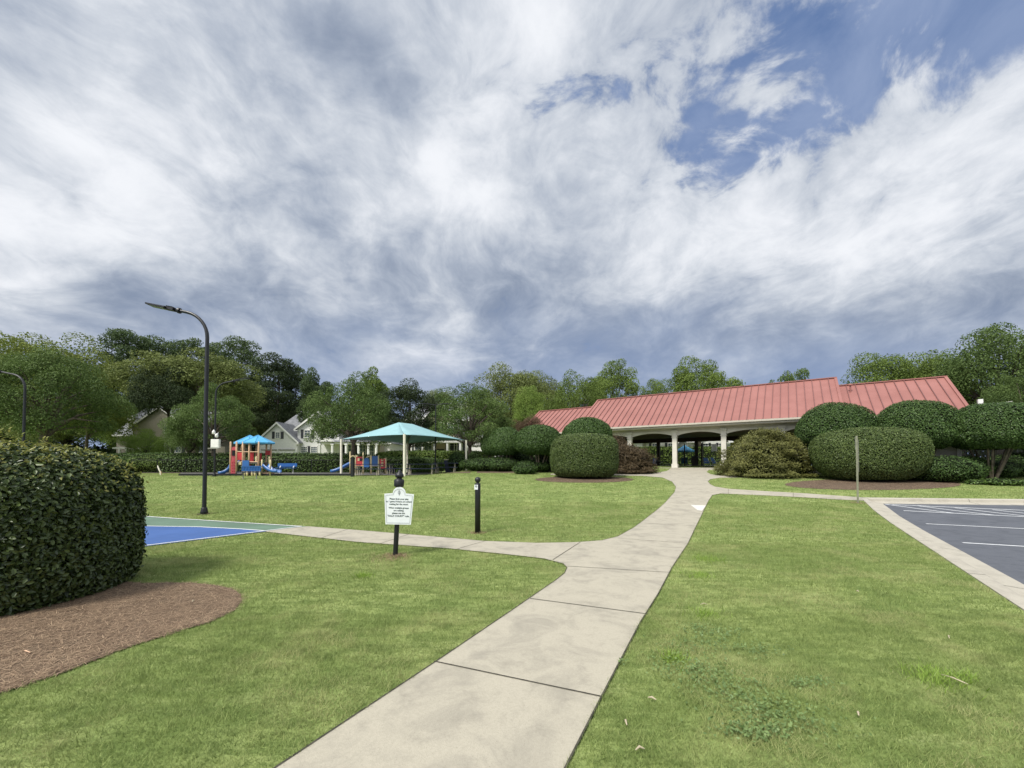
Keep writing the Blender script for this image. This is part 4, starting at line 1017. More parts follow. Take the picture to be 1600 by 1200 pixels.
# ------------------------------------------------------------------ street lamps
def lamp(base, h_, arm, side, label, r0=.057, name='lamp_post', arm_r=.8, az_=0.0):
    o = empty(name, base, label, 'street lamp', 'black court lamps', az_)
    m_ = MB(); rb = arm_r
    m_.tube([(0, 0, 0), (0, 0, h_*.5), (0, 0, h_-rb-.05)], [r0, r0*.96, r0*.90], 14); pole = m_.build('pole', M['black'], o)
    m_ = MB(); m_.box((0, 0, .012), (.26, .26, .024)); m_.lathe((0, 0, .024), [(.10, 0), (.10, .05), (.078, .16), (.074, .18)], 14); m_.build('base', M['black'], o)
    m_ = MB(); pts = [(0, 0, h_-rb-.08)]
    for k in range(9):
        a = PI/2*k/8*.86; pts.append((side*(rb-rb*math.cos(a)), 0, h_-rb+rb*math.sin(a)-.02))
    ex = pts[-1]; pts.append((ex[0]+side*(arm-abs(ex[0])), 0, ex[2]+(arm-abs(ex[0]))*.20))
    m_.tube(pts, [r0*.90]*3+[r0*.82]*(len(pts)-3), 12); m_.build('arm', M['black'], o)
    e_ = Vector(pts[-1]); d = Vector((side, 0, .20)).normalized()
    m_ = MB(); m_.tube([e_-d*.02, e_+d*.04], .085, 10); m_.bar(e_+d*.02, e_+d*.16, .06, .05); m_.build('bracket', M['black'], o)
    h0 = e_+d*.14; n = Vector((-d.z*side, 0, d.x*side)); q = Matrix((Vector((d.x, d.y, d.z)), Vector((0, 1, 0)), n)).transposed().to_4x4()
    m_ = MB(); m_.box(h0+d*.14, (.30, .20, .085), M=q); m_.box(h0+d*.50, (.60, .33, .045), M=q)
    for k in range(4): m_.box(h0+d*(.06+k*.055)+n*.055, (.012, .17, .04), M=q)
    hd_ = m_.build('lamp_head', M['black'], o, bevel=.006)
    for k in range(2):
        m_ = MB(); m_.box(h0+d*(.36+k*.24)-n*.026, (.20, .26, .012), M=q); m_.build('lens', M['lens'], hd_)
    return o
lb_ = G(319, 803.5); LH = (Wp(300, 478, lb_.y).z)-0.0
lamp(lb_, Wp(300, 486, lb_.y).z-lb_.z, .86, -1, 'tall black lamp post standing on the lawn behind the court corner')
b0 = P(36, 20.5); lamp(b0, Wp(36, 584, 20.5).z-b0.z, 1.25, -1, 'black lamp post rising behind the big hedge at left', arm_r=.75)
b0 = G(335, 744.5); l3 = lamp(b0, Wp(336, 597, b0.y).z-b0.z, 1.1, 1, 'black lamp post with a white box behind the play surface', arm_r=.75, r0=.055)
bx = empty('control_box', b0+Vector((.16, -.16, Wp(337, 700, b0.y).z-b0.z)), 'white control box fixed to the lamp post beside the play tower', 'box')
m_ = MB(); m_.box((0, 0, .27), (.52, .16, .54)); m_.build('body', M['white'], bx, bevel=.01); m_ = MB(); m_.box((0, -.085, .27), (.44, .02, .46)); m_.build('door', M['white'], bx, bevel=.004)
m_ = MB(); m_.box((-.1, .0, -.03), (.70, .18, .05)); m_.build('shelf', M['gal'], bx)
for k, (px, py, rz) in enumerate(((334, 676, .6), (338.5, 681, -.3))):
    q = Wp(px, py, b0.y-.12); f_ = empty('flood_light', q, ('upper left' if k == 0 else 'lower right')+' white flood light above the control box on the lamp post', 'light', 'white flood lights', rz)
    m_ = MB(); m_.lathe((0, 0, -.10), [(.05, 0), (.09, .04), (.09, .18), (.05, .24)], 12); m_.build('shade', M['white'], f_); m_ = MB(); m_.tube([(0, .0, .12), (0, .12, .20)], .02, 6); m_.build('bracket', M['white'], f_)
b0 = P(680.5, 32.5); dl = empty('double_lamp', b0, 'thin black double armed lamp post behind the canopy', 'street lamp')
ht = Wp(680, 632, 32.5).z-b0.z; m_ = MB(); m_.tube([(0, 0, 0), (0, 0, ht)], [.06, .04], 10); m_.build('pole', M['black'], dl)
for s_ in (-1, 1):
    m_ = MB(); m_.tube([(0, 0, ht-.05), (s_*.5, 0, ht+.02)], .025, 6); a_ = m_.build('arm', M['black'], dl)
    m_ = MB(); m_.box((s_*.8, 0, ht+.04), (.62, .28, .06)); m_.build('lamp_head', M['black'], dl, bevel=.01)

# ------------------------------------------------------------------ notice sign, bollard, edge-on sign
sb_ = G(617.5, 868.5); sy = sb_.y; SK = F/sy
sg = empty('notice_sign', sb_, 'white half court notice on a leaning black post beside the side path', 'sign')
top = Wp(623.2, 762, sy)-sb_; lean = Vector((top.x, 0, top.z)).normalized()
m_ = MB(); m_.tube([(0, 0, -.05), lean*(top.z+.02)], .040, 14); pst = m_.build('post', M['black'], sg)
def along(h_): return lean*h_
zc = top.z
rot = Vector((0, 0, 1)).rotation_difference(lean).to_matrix().to_4x4()
m_ = MB(); m_.lathe((0, 0, 0), [(.040, -.04), (.052, .0), (.078, .012), (.082, .03), (.082, .115), (.070, .13), (.045, .14), (.045, .155), (.066, .165), (.072, .19), (.066, .215), (.050, .235), (.030, .25), (.034, .262), (.020, .278), (.004, .283)], 18)
m_.build('finial', M['black'], sg, M=Matrix.Translation(along(zc+.01)) @ rot)
pc = Wp(624.6, 795, sy)-sb_
pw_t, pw_b, ph = 45.0/SK/2, 38.5/SK/2, 47.0/SK; arch_r = 9.8/SK
def plate(scale=1.0, dy=0.0):
    s_ = scale; pts = [(-pw_b*s_, -ph/2*s_), (pw_b*s_, -ph/2*s_), (pw_t*s_, ph/2*s_)]
    cz_ = ph/2*s_+.012*s_
    for k in range(13):
        a = PI*k/12; pts.append((arch_r*s_*math.cos(a), cz_+arch_r*s_*math.sin(a)*1.0))
    pts.append((-pw_t*s_, ph/2*s_)); return pts
TM = Matrix.Translation(Vector((pc.x, -.062, pc.z))) @ Matrix.Rotation(R(1.6), 4, 'Y') @ Matrix.Rotation(R(4), 4, 'Z')
m_ = MB(); m_.prism(plate(), -.004, .004); pl_ = m_.build('sign_plate', M['sign'], sg, M=TM)
# dark keyline
m_ = MB(); pp = plate(.90)
for a, c_ in zip(pp, pp[1:]+pp[:1]):
    if math.hypot(a[0]-c_[0], a[1]-c_[1]) > .002: m_.bar((a[0], -.0055, a[1]), (c_[0], -.0055, c_[1]), .0045, .002)
m_.build('border', M['ink'], pl_, M=TM)
m_ = MB()                                         # leaf shaped emblem in the arch
for s_ in (-1, 1):
    pts = [Vector((s_*.022*math.sin(PI*k/10)*(1-.25*k/10), -.006, ph/2-.012+.075*k/10)) for k in range(11)]
    for a, c_ in zip(pts[:-1], pts[1:]): m_.bar(a, c_, .003, .002)
m_.bar((0, -.006, ph/2-.03), (0, -.006, ph/2+.055), .003, .002)
for k in range(3):
    for s_ in (-1, 1): m_.bar((0, -.006, ph/2+.0+k*.015), (s_*.014, -.006, ph/2+.012+k*.015), .002, .002)
m_.build('emblem', M['ink'], pl_, M=TM)
def text(body, size, loc, parent, name, mat, TMx, bold=0.0):
    cu = bpy.data.curves.new(name, 'FONT'); cu.body = body; cu.size = size; cu.align_x = 'CENTER'; cu.align_y = 'CENTER'; cu.offset = bold; cu.extrude = .0006
    t_ = bpy.data.objects.new('tmp', cu); col.objects.link(t_); bpy.context.view_layer.update()
    me = bpy.data.meshes.new_from_object(t_.evaluated_get(bpy.context.evaluated_depsgraph_get())); bpy.data.objects.remove(t_)
    me.transform(TMx @ Matrix.Translation(loc) @ Matrix.Rotation(PI/2, 4, 'X')); me.materials.clear(); me.materials.append(mat); me.name = name
    return link(name, me, parent)
LINES = [('Please limit your play', .036, .80), ('to 1 game if there are others', .036, .60), ('waiting for the court.', .036, .40), ('When multiple groups', .036, .12), ('are waiting', .036, -.08), ('please use the', .036, -.28), ('"HALF COURT" rule.', .040, -.50)]
for s_, sz, u in LINES: text(s_, sz, (0, -.0065, u*ph/2*.86-.004), pl_, 'lettering', M['ink'], TM, .0008)
text('x      .     x', .03, (0, -.0065, -.80*ph/2), pl_, 'lettering', M['ink'], TM, .001) if False else None
bb = G(746.3, 833); K = F/bb.y
bo = empty('bollard', bb, 'black bollard with a ball top on the lawn above the side path', 'bollard')
hb = Wp(746, 755, bb.y).z-bb.z
m_ = MB(); m_.lathe((0, 0, -.03), [(.062, 0), (.062, hb+.02), (.058, hb+.03)], 18); m_.build('post', M['black'], bo)
m_ = MB(); m_.lathe((0, 0, hb), [(.035, -.01), (.030, .012)]+[(.066*math.sin(PI*k/12), .075-.066*math.cos(PI*k/12)) for k in range(1, 13)], 18); m_.build('ball', M['black'], bo)
m_ = MB(); m_.box((-.030, -.064, hb-.085), (.078, .006, .105)); bp_ = m_.build('marker_plate', M['sign'], bo)
text('9', .10, (-.030, -.069, hb-.085), bp_, 'lettering', M['ink'], Matrix.Identity(4), .001)
ss = G(1340.5, 786); hs = Wp(1340, 681, ss.y).z-ss.z
so2 = empty('parking_sign', ss, 'green metal sign post seen edge on at the car park corner', 'sign', rz=R(-39))
m_ = MB(); m_.box((0, 0, hs/2), (.058, .035, hs)); m_.box((-.018, -.025, hs/2), (.010, .025, hs)); m_.box((.018, -.025, hs/2), (.010, .025, hs)); m_.build('post', M['green_post'], so2)
m_ = MB(); m_.prism([(-.004, .0), (-.004, .46), (.004, .46), (.004, .0)], -.05, .26, M=Matrix.Translation((-.040, 0, hs-.50))); m_.build('sign_panel', M['gal'], so2)
m_ = MB(); m_.prism([(-.004, .0), (-.004, 1.15), (.004, 1.15), (.004, .0)], -.05, .26, M=Matrix.Translation((.042, 0, hs-1.30)) @ Matrix.Scale(1, 4)); m_.build('sign_panel', M['gal'], so2)
wk = G(251, 742.5); wm = empty('marker_post', wk, 'small curved white marker standing on the grass before the hedge', 'post')
m_ = MB(); m_.tube([(0, 0, 0), (-.02, 0, .22), (-.12, 0, .40), (-.19, 0, .56), (-.21, 0, .66)], [.05, .045, .045, .04, .02], 8); m_.build('stem', M['cream'], wm)
m_ = MB(); m_.box((-.0, 0, .13), (.09, .05, .26)); m_.build('stake', M['ptan'], wm)

# ------------------------------------------------------------------ shade canopy
cn = [P(632, 26.0), P(533.3, 29.7), P(728.3, 31.7), P(636.5, 35.4)]     # near, left, right, far posts
tops = [Wp(632, 679, 26.0), Wp(533.3, 686.5, 29.7), Wp(728.3, 688.2, 31.7), Wp(636.5, 693, 35.4)]
cc = sum(cn, Vector())/4; cc.z = z1(cc.y, cc.x)
sc = empty('shade_canopy', cc, 'pale teal fabric shade canopy on white posts over the picnic tables', 'canopy')
for k, (a, t_) in enumerate(zip(cn, tops)):
    m_ = MB(); m_.tube([a-cc-Vector((0, 0, .1)), t_-cc+Vector((0, 0, .02))], .085 if k < 3 else .07, 14); m_.build('post', M['cream'], sc)
# hip roof with a short ridge
N_, Lf, Rt, Fr = [t_-cc for t_ in tops]
rz_ = Wp(636, 663, 30.5).z-cc.z
mid = (N_+Lf+Rt+Fr)/4; ax = (Rt-N_+Fr-Lf).normalized(); ax.z = 0
r1 = Vector((mid.x, mid.y, rz_))-ax*.75; r2 = Vector((mid.x, mid.y, rz_-.02))+ax*.75
r1.z = Wp(621, 661, cc.y+r1.y).z-cc.z+.05; r2.z = r1.z
def sheet(corners, apex, n=8, sag=.10, dip=.035):   # fabric panel: edge sags inwards, surface hangs
    a, c_, d, e_ = corners[0], corners[1], apex[0], apex[1]; V = []; Fs = []
    for j in range(n+1):
        v = j/n
        for i in range(n+1):
            u = i/n; lo = a.lerp(c_, u); hi = d.lerp(e_, u); p = lo.lerp(hi, v)
            p = p+Vector((0, 0, 1))*(-dip*math.sin(PI*v)*1.6)+ (mid-p)*0
            edge = 4*u*(1-u)*(1-v)**2*.8; p = p+Vector((0, 0, sag*edge))+(Vector((mid.x, mid.y, p.z))-p)*.035*edge
            V.append(p)
    for j in range(n):
        for i in range(n): Fs.append((j*(n+1)+i, j*(n+1)+i+1, (j+1)*(n+1)+i+1, (j+1)*(n+1)+i))
    return V, Fs
m_ = MB()
for cr2, ap in (((N_, Rt), (r1, r2)), ((Fr, Lf), (r2, r1)), ((Lf, N_), (r1, r1)), ((Rt, Fr), (r2, r2))):
    V, Fs = sheet(cr2, ap); m_.add(V, Fs, 0, True)
cl = m_.build('fabric', M['fabric'], sc)
sd = cl.modifiers.new('thick', 'SOLIDIFY'); sd.thickness = .012
m_ = MB()
for a, c_ in ((N_, r1), (Lf, r1), (Rt, r2), (Fr, r2), (r1, r2)): m_.tube([a-Vector((0, 0, .02)), (a+c_)/2-Vector((0, 0, .13)), c_-Vector((0, 0, .05))], .03, 6)
m_.build('frame', M['gal'], sc)
m_ = MB(); m_.tube([Fr-Vector((0, 0, 1.1)), Fr.lerp(mid, .14)+Vector((0, 0, .25))], .035, 6); m_.build('brace', M['cream'], sc)

def picnic(px, y, rz, label, L=1.85):
    b0 = P(px, y); o = empty('picnic_table', b0, label, 'table', 'picnic tables under the canopy', rz)
    m_ = MB()
    for k in range(3): m_.box((0, -.25+.25*k, .74), (L, .235, .045))
    m_.build('tabletop', M['navy'], o, bevel=.006)
    for s_ in (-1, 1):
        m_ = MB(); m_.box((0, s_*.68, .43), (L, .28, .045)); m_.build('bench', M['navy'], o, bevel=.006)
        m_ = MB(); x = s_*L*.36
        m_.tube([(x, -.68, 0), (x, -.68, .40)], .028, 6); m_.tube([(x, .68, 0), (x, .68, .40)], .028, 6)
        m_.tube([(x, -.68, .38), (x, .68, .38)], .024, 6); m_.tube([(x, -.22, 0), (x, -.22, .72)], .03, 6); m_.tube([(x, .22, 0), (x, .22, .72)], .03, 6); m_.build('leg_frame', M['leg'], o)
    return o
picnic(577, 27.2, .08, 'dark picnic table left of the near canopy post, before the play set')
picnic(623, 29.6, -.1, 'dark picnic table right behind the near canopy post', 1.6)
picnic(658, 28.3, .12, 'long dark picnic table right of the near canopy post', 2.1)
picnic(697, 30.6, .0, 'dark picnic table near the right canopy post, before the bin')
b0 = P(705, 31.8); wb = empty('waste_bin', b0, 'black waste cart with a cream lid near the right canopy post', 'bin')
m_ = MB(); m_.add([(-.38, -.38, 0), (.38, -.38, 0), (.38, .38, 0), (-.38, .38, 0), (-.48, -.42, .92), (.48, -.42, .92), (.48, .42, .92), (-.48, .42, .92)], [(3, 2, 1, 0), (4, 5, 6, 7), (0, 1, 5, 4), (1, 2, 6, 5), (2, 3, 7, 6), (3, 0, 4, 7)]); bd_ = m_.build('body', M['navy'], wb, bevel=.02)
m_ = MB(); m_.bar((0, -.50, .99), (0, .50, .92), 1.02, .06); m_.build('lid', M['lid'], wb, bevel=.02)
m_ = MB(); m_.box((.12, -.43, .62), (.2, .01, .2)); m_.build('sticker', M['white'], wb)
# dark park grill left of the bin
b0 = P(741, 0.1) if False else P(551, 25.6); pg = empty('park_grill_post', b0, 'short thick black post at the corner of the play surface', 'post')
m_ = MB(); m_.box((0, 0, .55), (.17, .17, 1.1)); m_.build('post', M['black'], pg, bevel=.01); m_ = MB(); m_.box((0, 0, 1.14), (.22, .22, .08)); m_.build('cap', M['black'], pg, bevel=.01)
picket_fence('picket_fence', [tuple(P(px, y)-Vector((0, 0, .03))) for px, y in ((724, 32.6), (733, 34.6), (748, 35.2), (763, 35.2), (778, 35.0), (800, 34.6))], 1.22, 'black picket fence running right from the canopy to the dome trees')
# thin black rail fence in front of the hedge
pts = [tuple(P(px, 34.4)) for px in (205, 246, 290, 336, 410, 487, 560, 640, 690)]
base = Vector(pts[0]); ho = empty('wire_fence', base, 'thin black wire fence along the dark hedge behind the playground', 'fence')
for p in pts:
    m_ = MB(); p = Vector(p)-base; m_.tube([p, p+Vector((0, 0, 1.12))], .022, 6); m_.build('post', M['black'], ho)
for hh in (1.10, .06):
    m_ = MB()
    for a, c_ in zip(pts[:-1], pts[1:]): m_.tube([Vector(a)-base+Vector((0, 0, hh)), Vector(c_)-base+Vector((0, 0, hh))], .014, 5)
    m_.build('rail', M['black'], ho)
# black border kerbs of the play surface
pa = [tuple(G(x, y).xy) for x, y in ((280, 743.5), (340, 743.5), (400, 743.5), (460, 743.5), (520, 743.5), (551, 743.6), (640, 743.3))]
base = Vector((*pa[0], 0)); pbo = empty('play_border', (base.x, base.y, z1(base.y, base.x)), 'black timber border round the front of the play surface', 'border')
for i, (a, c_) in enumerate(zip(pa[:-1], pa[1:])):
    if i == 5: continue
    z_ = z1(a[1], a[0])-pbo.location.z; m_ = MB(); m_.bar((a[0]-base.x, a[1]-base.y, z_+.07), (c_[0]-base.x, c_[1]-base.y, z_+.07), .12, .16); m_.build('timber', M['black'], pbo)

# ------------------------------------------------------------------ playgrounds
def playset(px_ref, y, label):
    b0 = P(px_ref, y); k = F/y; o = empty('play_structure', b0, label, 'playground')
    def q(px, py, dy=0.0): v = Wp(px, py, y); return Vector((v.x-b0.x, dy, v.z-b0.z))
    return o, q, k
o, q, k = playset(385, 26.6, 'red and tan play tower with two pointed blue roofs')
def post(o, q, px, top, dy, mat, r_=.055, low=746, name='post', cap=True):
    a = q(px, top, dy); m_ = MB(); m_.lathe((a.x, a.y, -.05), [(r_, 0), (r_, a.z+.05), (r_*.7, a.z+.08), (.005, a.z+.10)], 10); m_.build(name, M[mat], o)
for px, tp, dy in ((360.5, 691, 0), (369.8, 691, 0), (362, 691, 1.3), (379.8, 691, 0), (389.6, 691, 0), (380, 691, 1.4), (394.8, 691, 1.5), (404.3, 691, 0), (371, 691, 1.35), (403, 691, 1.45)): post(o, q, px, tp, dy, 'ptan')
def hip(px_c, py_top, px_l, px_r, py_e, dy, n=8):
    a = q(px_c, py_top, dy); c_ = q(px_l, py_e, dy); d = q(px_r, py_e, dy); R_ = (d.x-c_.x)/2/math.cos(PI/n); m_ = MB(); cx_ = (c_.x+d.x)/2
    ring = [Vector((cx_+R_*math.cos(2*PI*(i+.5)/n), dy+R_*math.sin(2*PI*(i+.5)/n), c_.z)) for i in range(n)]
    r2 = [Vector((v.x, v.y, v.z-.09)) for v in ring]
    m_.add(ring+[Vector((cx_, dy, a.z))], [(i, (i+1) % n, n) for i in range(n)]); m_.add(ring+r2, [(i, i+n, (i+1) % n+n, (i+1) % n) for i in range(n)])
    m_.add(r2+[Vector((cx_, dy, a.z-.1))], [((i+1) % n, i, n) for i in range(n)])
    ro = m_.build('roof', M['proof'], o); m_ = MB()
    for v in ring: m_.tube([v, Vector((cx_, dy, a.z+.01))], .022, 5)
    m_.build('ribs', M['proof'], ro)
hip(371.5, 678, 350.5, 392.5, 690.3, 1.25); hip(391.8, 678.8, 370, 414, 690.6, .75)
def panel(px0, px1, py0, py1, dy, mat, th=.04, name='panel', holes_=0, arched=False):
    a, c_ = q(px0, py0, dy), q(px1, py1, dy); m_ = MB(); x0, x1, zt_, zb = a.x, c_.x, a.z, c_.z
    if arched:
        n = 10; pts = [(x0, zb), (x1, zb)]+[((x0+x1)/2+(x1-x0)/2*math.cos(PI*i/n), zt_-(x1-x0)/2+(x1-x0)/2*math.sin(PI*i/n)) for i in range(n+1)]
        m_.prism(pts, dy-th/2, dy+th/2)
    else: m_.box(((x0+x1)/2, dy, (zt_+zb)/2), (x1-x0, th, zt_-zb))
    if holes_:
        for i in range(holes_):
            zz_ = zb+(zt_-zb)*(i+.5)/holes_
            for sx in (.3, .7): m_.lathe((x0+(x1-x0)*(sx+.06*((i*7) % 3-1)), dy, zz_), [(.0, -.04), (.05, -.02), (.05, .02), (0, .04)], 8, 1)
    return m_.build(name, [M[mat], M['pred']], o)
panel(361.3, 369, 720.5, 743, -.02, 'pcoral', holes_=5, name='climbing_wall')
panel(361.5, 369, 698, 720.5, .02, 'pcoral', arched=True, name='arch_panel')
pa_ = q(365.2, 706, -.02); m_ = MB(); m_.box((pa_.x, -.01, pa_.z-.08), (.18, .05, .36)); m_.build('porthole', M['black'], o)
panel(370.6, 379, 707, 719, .02, 'pred'); panel(380.5, 388.8, 705, 724, .5, 'pred'); panel(396, 403.5, 703, 710, 1.3, 'pred'); panel(371, 379, 726, 739, .9, 'pred', name='lower_panel')
panel(373.8, 377.8, 722, 726.2, -.05, 'pyel', name='activity_box'); panel(381, 388.8, 707, 720, 1.35, 'pred')
for pa0, pa1, z_ in ((361, 404, 721.5), (370, 379.5, 705.6), (380.5, 404, 706)):
    a, c_ = q(pa0, z_), q(pa1, z_); m_ = MB(); m_.tube([a, c_], .03, 6); m_.build('rail', M['ptan'], o)
a, c_ = q(361, 722.5), q(404, 722.5); m_ = MB(); m_.box(((a.x+c_.x)/2, .7, a.z-.03), (c_.x-a.x, 1.4, .06)); m_.build('deck', M['rubber'], o)
m_ = MB(); [m_.tube([q(375, 703, .1), q(376, 696, .1), q(378, 692, .1)], .02, 6), m_.tube([q(384.6, 706, .4), q(384.6, 693, .4)], .02, 6)]; m_.build('handle', M['ptan'], o)
# curved slide to the left
def slide(pts, w_, mat, name='slide', wall=.16):
    m_ = MB(); pr = [(-.5, 1), (-.5, .15), (-.3, 0), (.3, 0), (.5, .15), (.5, 1), (.43, 1), (.43, .22), (.27, .09), (-.27, .09), (-.43, .22), (-.43, 1)]
    n = len(pr); vs = []; P_ = [Vector(p) for p in pts]
    for i, p in enumerate(P_):
        d = (P_[min(i+1, len(P_)-1)]-P_[max(i-1, 0)]).normalized(); sd_ = d.cross(Vector((0, 0, 1))).normalized(); up = sd_.cross(d)
        for a, b2 in pr: vs.append(p+sd_*a*w_+up*b2*wall)
    fs = [(i*n+j, i*n+(j+1) % n, (i+1)*n+(j+1) % n, (i+1)*n+j) for i in range(len(P_)-1) for j in range(n)]+[tuple(range(n)), tuple(reversed(range((len(P_)-1)*n, len(P_)*n)))]
    m_.add(vs, fs, 0, True); return m_.build(name, M[mat], o)
def spl(p0, p1, p2, p3, n=10):
    return [p0*(1-t)**3+p1*3*t*(1-t)**2+p2*3*t*t*(1-t)+p3*t**3 for t in [i/n for i in range(n+1)]]
slide(spl(q(361.5, 723.5, .6), q(352, 727, .7), q(352, 741, .5), q(338.5, 742, .2)), .50, 'pblue', wall=.22)
m_ = MB(); a = q(386.8, 720, -.25); c_ = q(388, 729, -.25)
panel(382.8, 393, 719.4, 730, -.25, 'pblue', arched=False, name='blue_backrest', th=.05)
# low bridge, short posts and second slide on the right
for px, tp, dy in ((399, 714, .1), (409.4, 719, .0), (413.8, 714, .5), (424, 719.4, -.1), (396.5, 722, .4)): post(o, q, px, tp, dy, 'pyel', r_=.05)
panel(383, 412.5, 729, 735.2, -.32, 'pblue', name='net_panel', th=.03)
m_ = MB()
for i in range(12):
    a = q(384+i*2.4, 729.2, -.36); c_ = q(385.2+i*2.4, 735, -.36); m_.bar(a, c_, .02, .02)
m_.bar(q(383, 728.6, -.34), q(414, 728.6, -.34), .04, .05); m_.bar(q(383, 735.4, -.34), q(413, 735.4, -.34), .04, .05); m_.build('net_bars', M['pblue'], o)
a, c_ = q(394, 729), q(414, 729); m_ = MB(); m_.box(((a.x+c_.x)/2, .3, a.z-.1), (c_.x-a.x, .9, .06)); m_.build('deck', M['rubber'], o)
slide(spl(q(413.5, 728.5, .0), q(420, 733, -.1), q(425, 739.5, -.2), q(440, 738.5, -.25)), .44, 'pblue', wall=.2)
for px in (386.5, 391, 398.5, 403, 410.5): post(o, q, px, 737, -.3, 'pyel', r_=.06, name='footing')
a, c_ = q(411.5, 739.5), q(423, 739.5); m_ = MB(); m_.box(((a.x+c_.x)/2, .2, a.z), (c_.x-a.x, .5, .07)); m_.box(((a.x+c_.x)/2, .2, a.z-.14), (c_.x-a.x, .5, .07)); m_.build('step', M['ptan'], o)
# blue bench behind
b0 = P(447, 30.5); bn = empty('blue_bench', b0, 'long blue bench right of the play tower slide', 'bench')
m_ = MB(); m_.box((0, 0, .46), (1.45, .34, .05)); m_.build('seat', M['pblue'], bn, bevel=.01)
m_ = MB(); m_.box((0, .2, .68), (1.45, .04, .26)); m_.build('backrest', M['pblue'], bn, bevel=.01)
for x in (-.5, .5): m_ = MB(); m_.tube([(x, .05, 0), (x, .05, .46), (x, .2, .62)], .03, 6); m_.build('leg', M['white'], bn)
# dark backless bench on the grass
b0 = P(390.8, 23.6); bn = empty('park_bench', b0, 'dark backless bench on the grass before the play tower', 'bench')
m_ = MB(); [m_.box((0, -.12+.12*i, .42), (1.42, .10, .045)) for i in range(3)]; m_.build('seat', M['navy'], bn)
for x in (-.38, .38): m_ = MB(); m_.tube([(x, 0, 0), (x, 0, .40)], .03, 8); m_.box((x, 0, .38), (.06, .34, .03)); m_.build('leg', M['gal'], bn)
# second play set
o, q, k = playset(575, 30.5, 'low play set with red and blue panels behind the picnic tables')
for px, tp, dy in ((547.2, 706.5, 0), (555.8, 711.5, 0), (559.3, 707, 1.1), (567.8, 711.5, 0), (572, 713, 1.0), (580.2, 712, 0), (591.6, 712, 0), (595, 716, .9), (603.2, 716, 0), (549, 712, 1.1)): post(o, q, px, tp, dy, 'pyel', r_=.055)
panel(556.8, 567, 713.6, 728, 0, 'pred'); panel(581.2, 590.8, 712.4, 727.6, 0, 'pblue'); panel(593.4, 602.4, 717, 732, .0, 'pred'); panel(569.2, 577.5, 715.3, 730, -.05, 'pblue', arched=True, name='arch_panel')
a = q(564.3, 718, -.03); m_ = MB(); m_.box((a.x, -.03, a.z), (.18, .04, .18)); m_.build('porthole', M['black'], o)
m_ = MB(); a = q(560.5, 718, -.03); m_.box((a.x, -.03, a.z), (.14, .03, .2)); m_.build('activity_tile', M['pyel'], o)
m_ = MB(); [m_.lathe(tuple(q(597.8, py, -.03)), [(.0, -.06), (.10, -.04), (.10, .04), (0, .06)], 8) for py in (719.5, 723.5, 727.5)]; m_.build('activity_beads', M['pyel'], o)
m_ = MB(); m_.tube([q(547.2, 716, 0), q(548.5, 713.2, 0), q(551.5, 712.2, 0), q(554.5, 713.2, 0), q(555.8, 716, 0)], .05, 8); m_.build('hoop', M['pyel'], o)
m_ = MB(); m_.tube([q(569, 716, .5), q(571, 713.4, .5), q(575, 712.6, .5), q(578.5, 714, .5), q(579.6, 718, .5)], .06, 8); m_.build('hoop', M['pyel'], o)
a, c_ = q(556, 728.5), q(602, 728.5); m_ = MB(); m_.box(((a.x+c_.x)/2, .5, a.z), (c_.x-a.x, 1.1, .06)); m_.build('deck', M['rubber'], o)
m_ = MB(); m_.bar(q(556, 728.2, -.02), q(592, 728.2, -.02), .04, .06); m_.build('rail', M['pyel'], o)
slide(spl(q(549.5, 725, .2), q(540, 729, .2), q(528, 738, .1), q(517.5, 738.5, .0)), .46, 'pblue', wall=.22)
slide(spl(q(603, 730, .3), q(606, 733, .2), q(609, 738, .1), q(614, 739, .0)), .44, 'navy', wall=.2)

# ------------------------------------------------------------------ houses beyond the hedges
def house(px, y, label, z0=.85): 
    b0 = P(px, y); b0.z = z0; o = empty('house', b0, label, 'house'); k = F/y
    def q(px_, py_, dy=0.0): v = Wp(px_, py_, y+dy); return Vector((v.x-b0.x, dy, v.z-b0.z))
    return o, q
def gable_front(o, xl, xr, ze, zp, y0, y1, wall, roof='shingle', oh=.35, trim='white', z0=0):
    xm = (xl+xr)/2; m_ = MB(); m_.prism([(xl, z0), (xr, z0), (xr, ze), (xm, zp), (xl, ze)], y0, y1); m_.build('wall', M[wall], o)
    m_ = MB(); sl_ = (zp-ze)/(xm-xl)
    for s_ in (-1, 1):
        xe = xm+s_*((xr-xl)/2+oh); zz_ = zp-sl_*((xr-xl)/2+oh)
        m_.prism([(xm, zp+.04), (xe, zz_+.04), (xe, zz_+.24), (xm, zp+.24)], y0-oh, y1)
    ro = m_.build('roof', M[roof], o)
    m_ = MB()
    for s_ in (-1, 1):
        xe = xm+s_*((xr-xl)/2+oh); zz_ = zp-sl_*((xr-xl)/2+oh); m_.prism([(xm, zp-.06), (xe, zz_-.06), (xe, zz_+.22), (xm, zp+.22)], y0-oh-.04, y0-oh+.02)
        m_.box((xe-s_*.25, y0-oh+.12, zz_+.0), (.5, .3, .12))
    m_.build('rake_trim', M[trim], o)
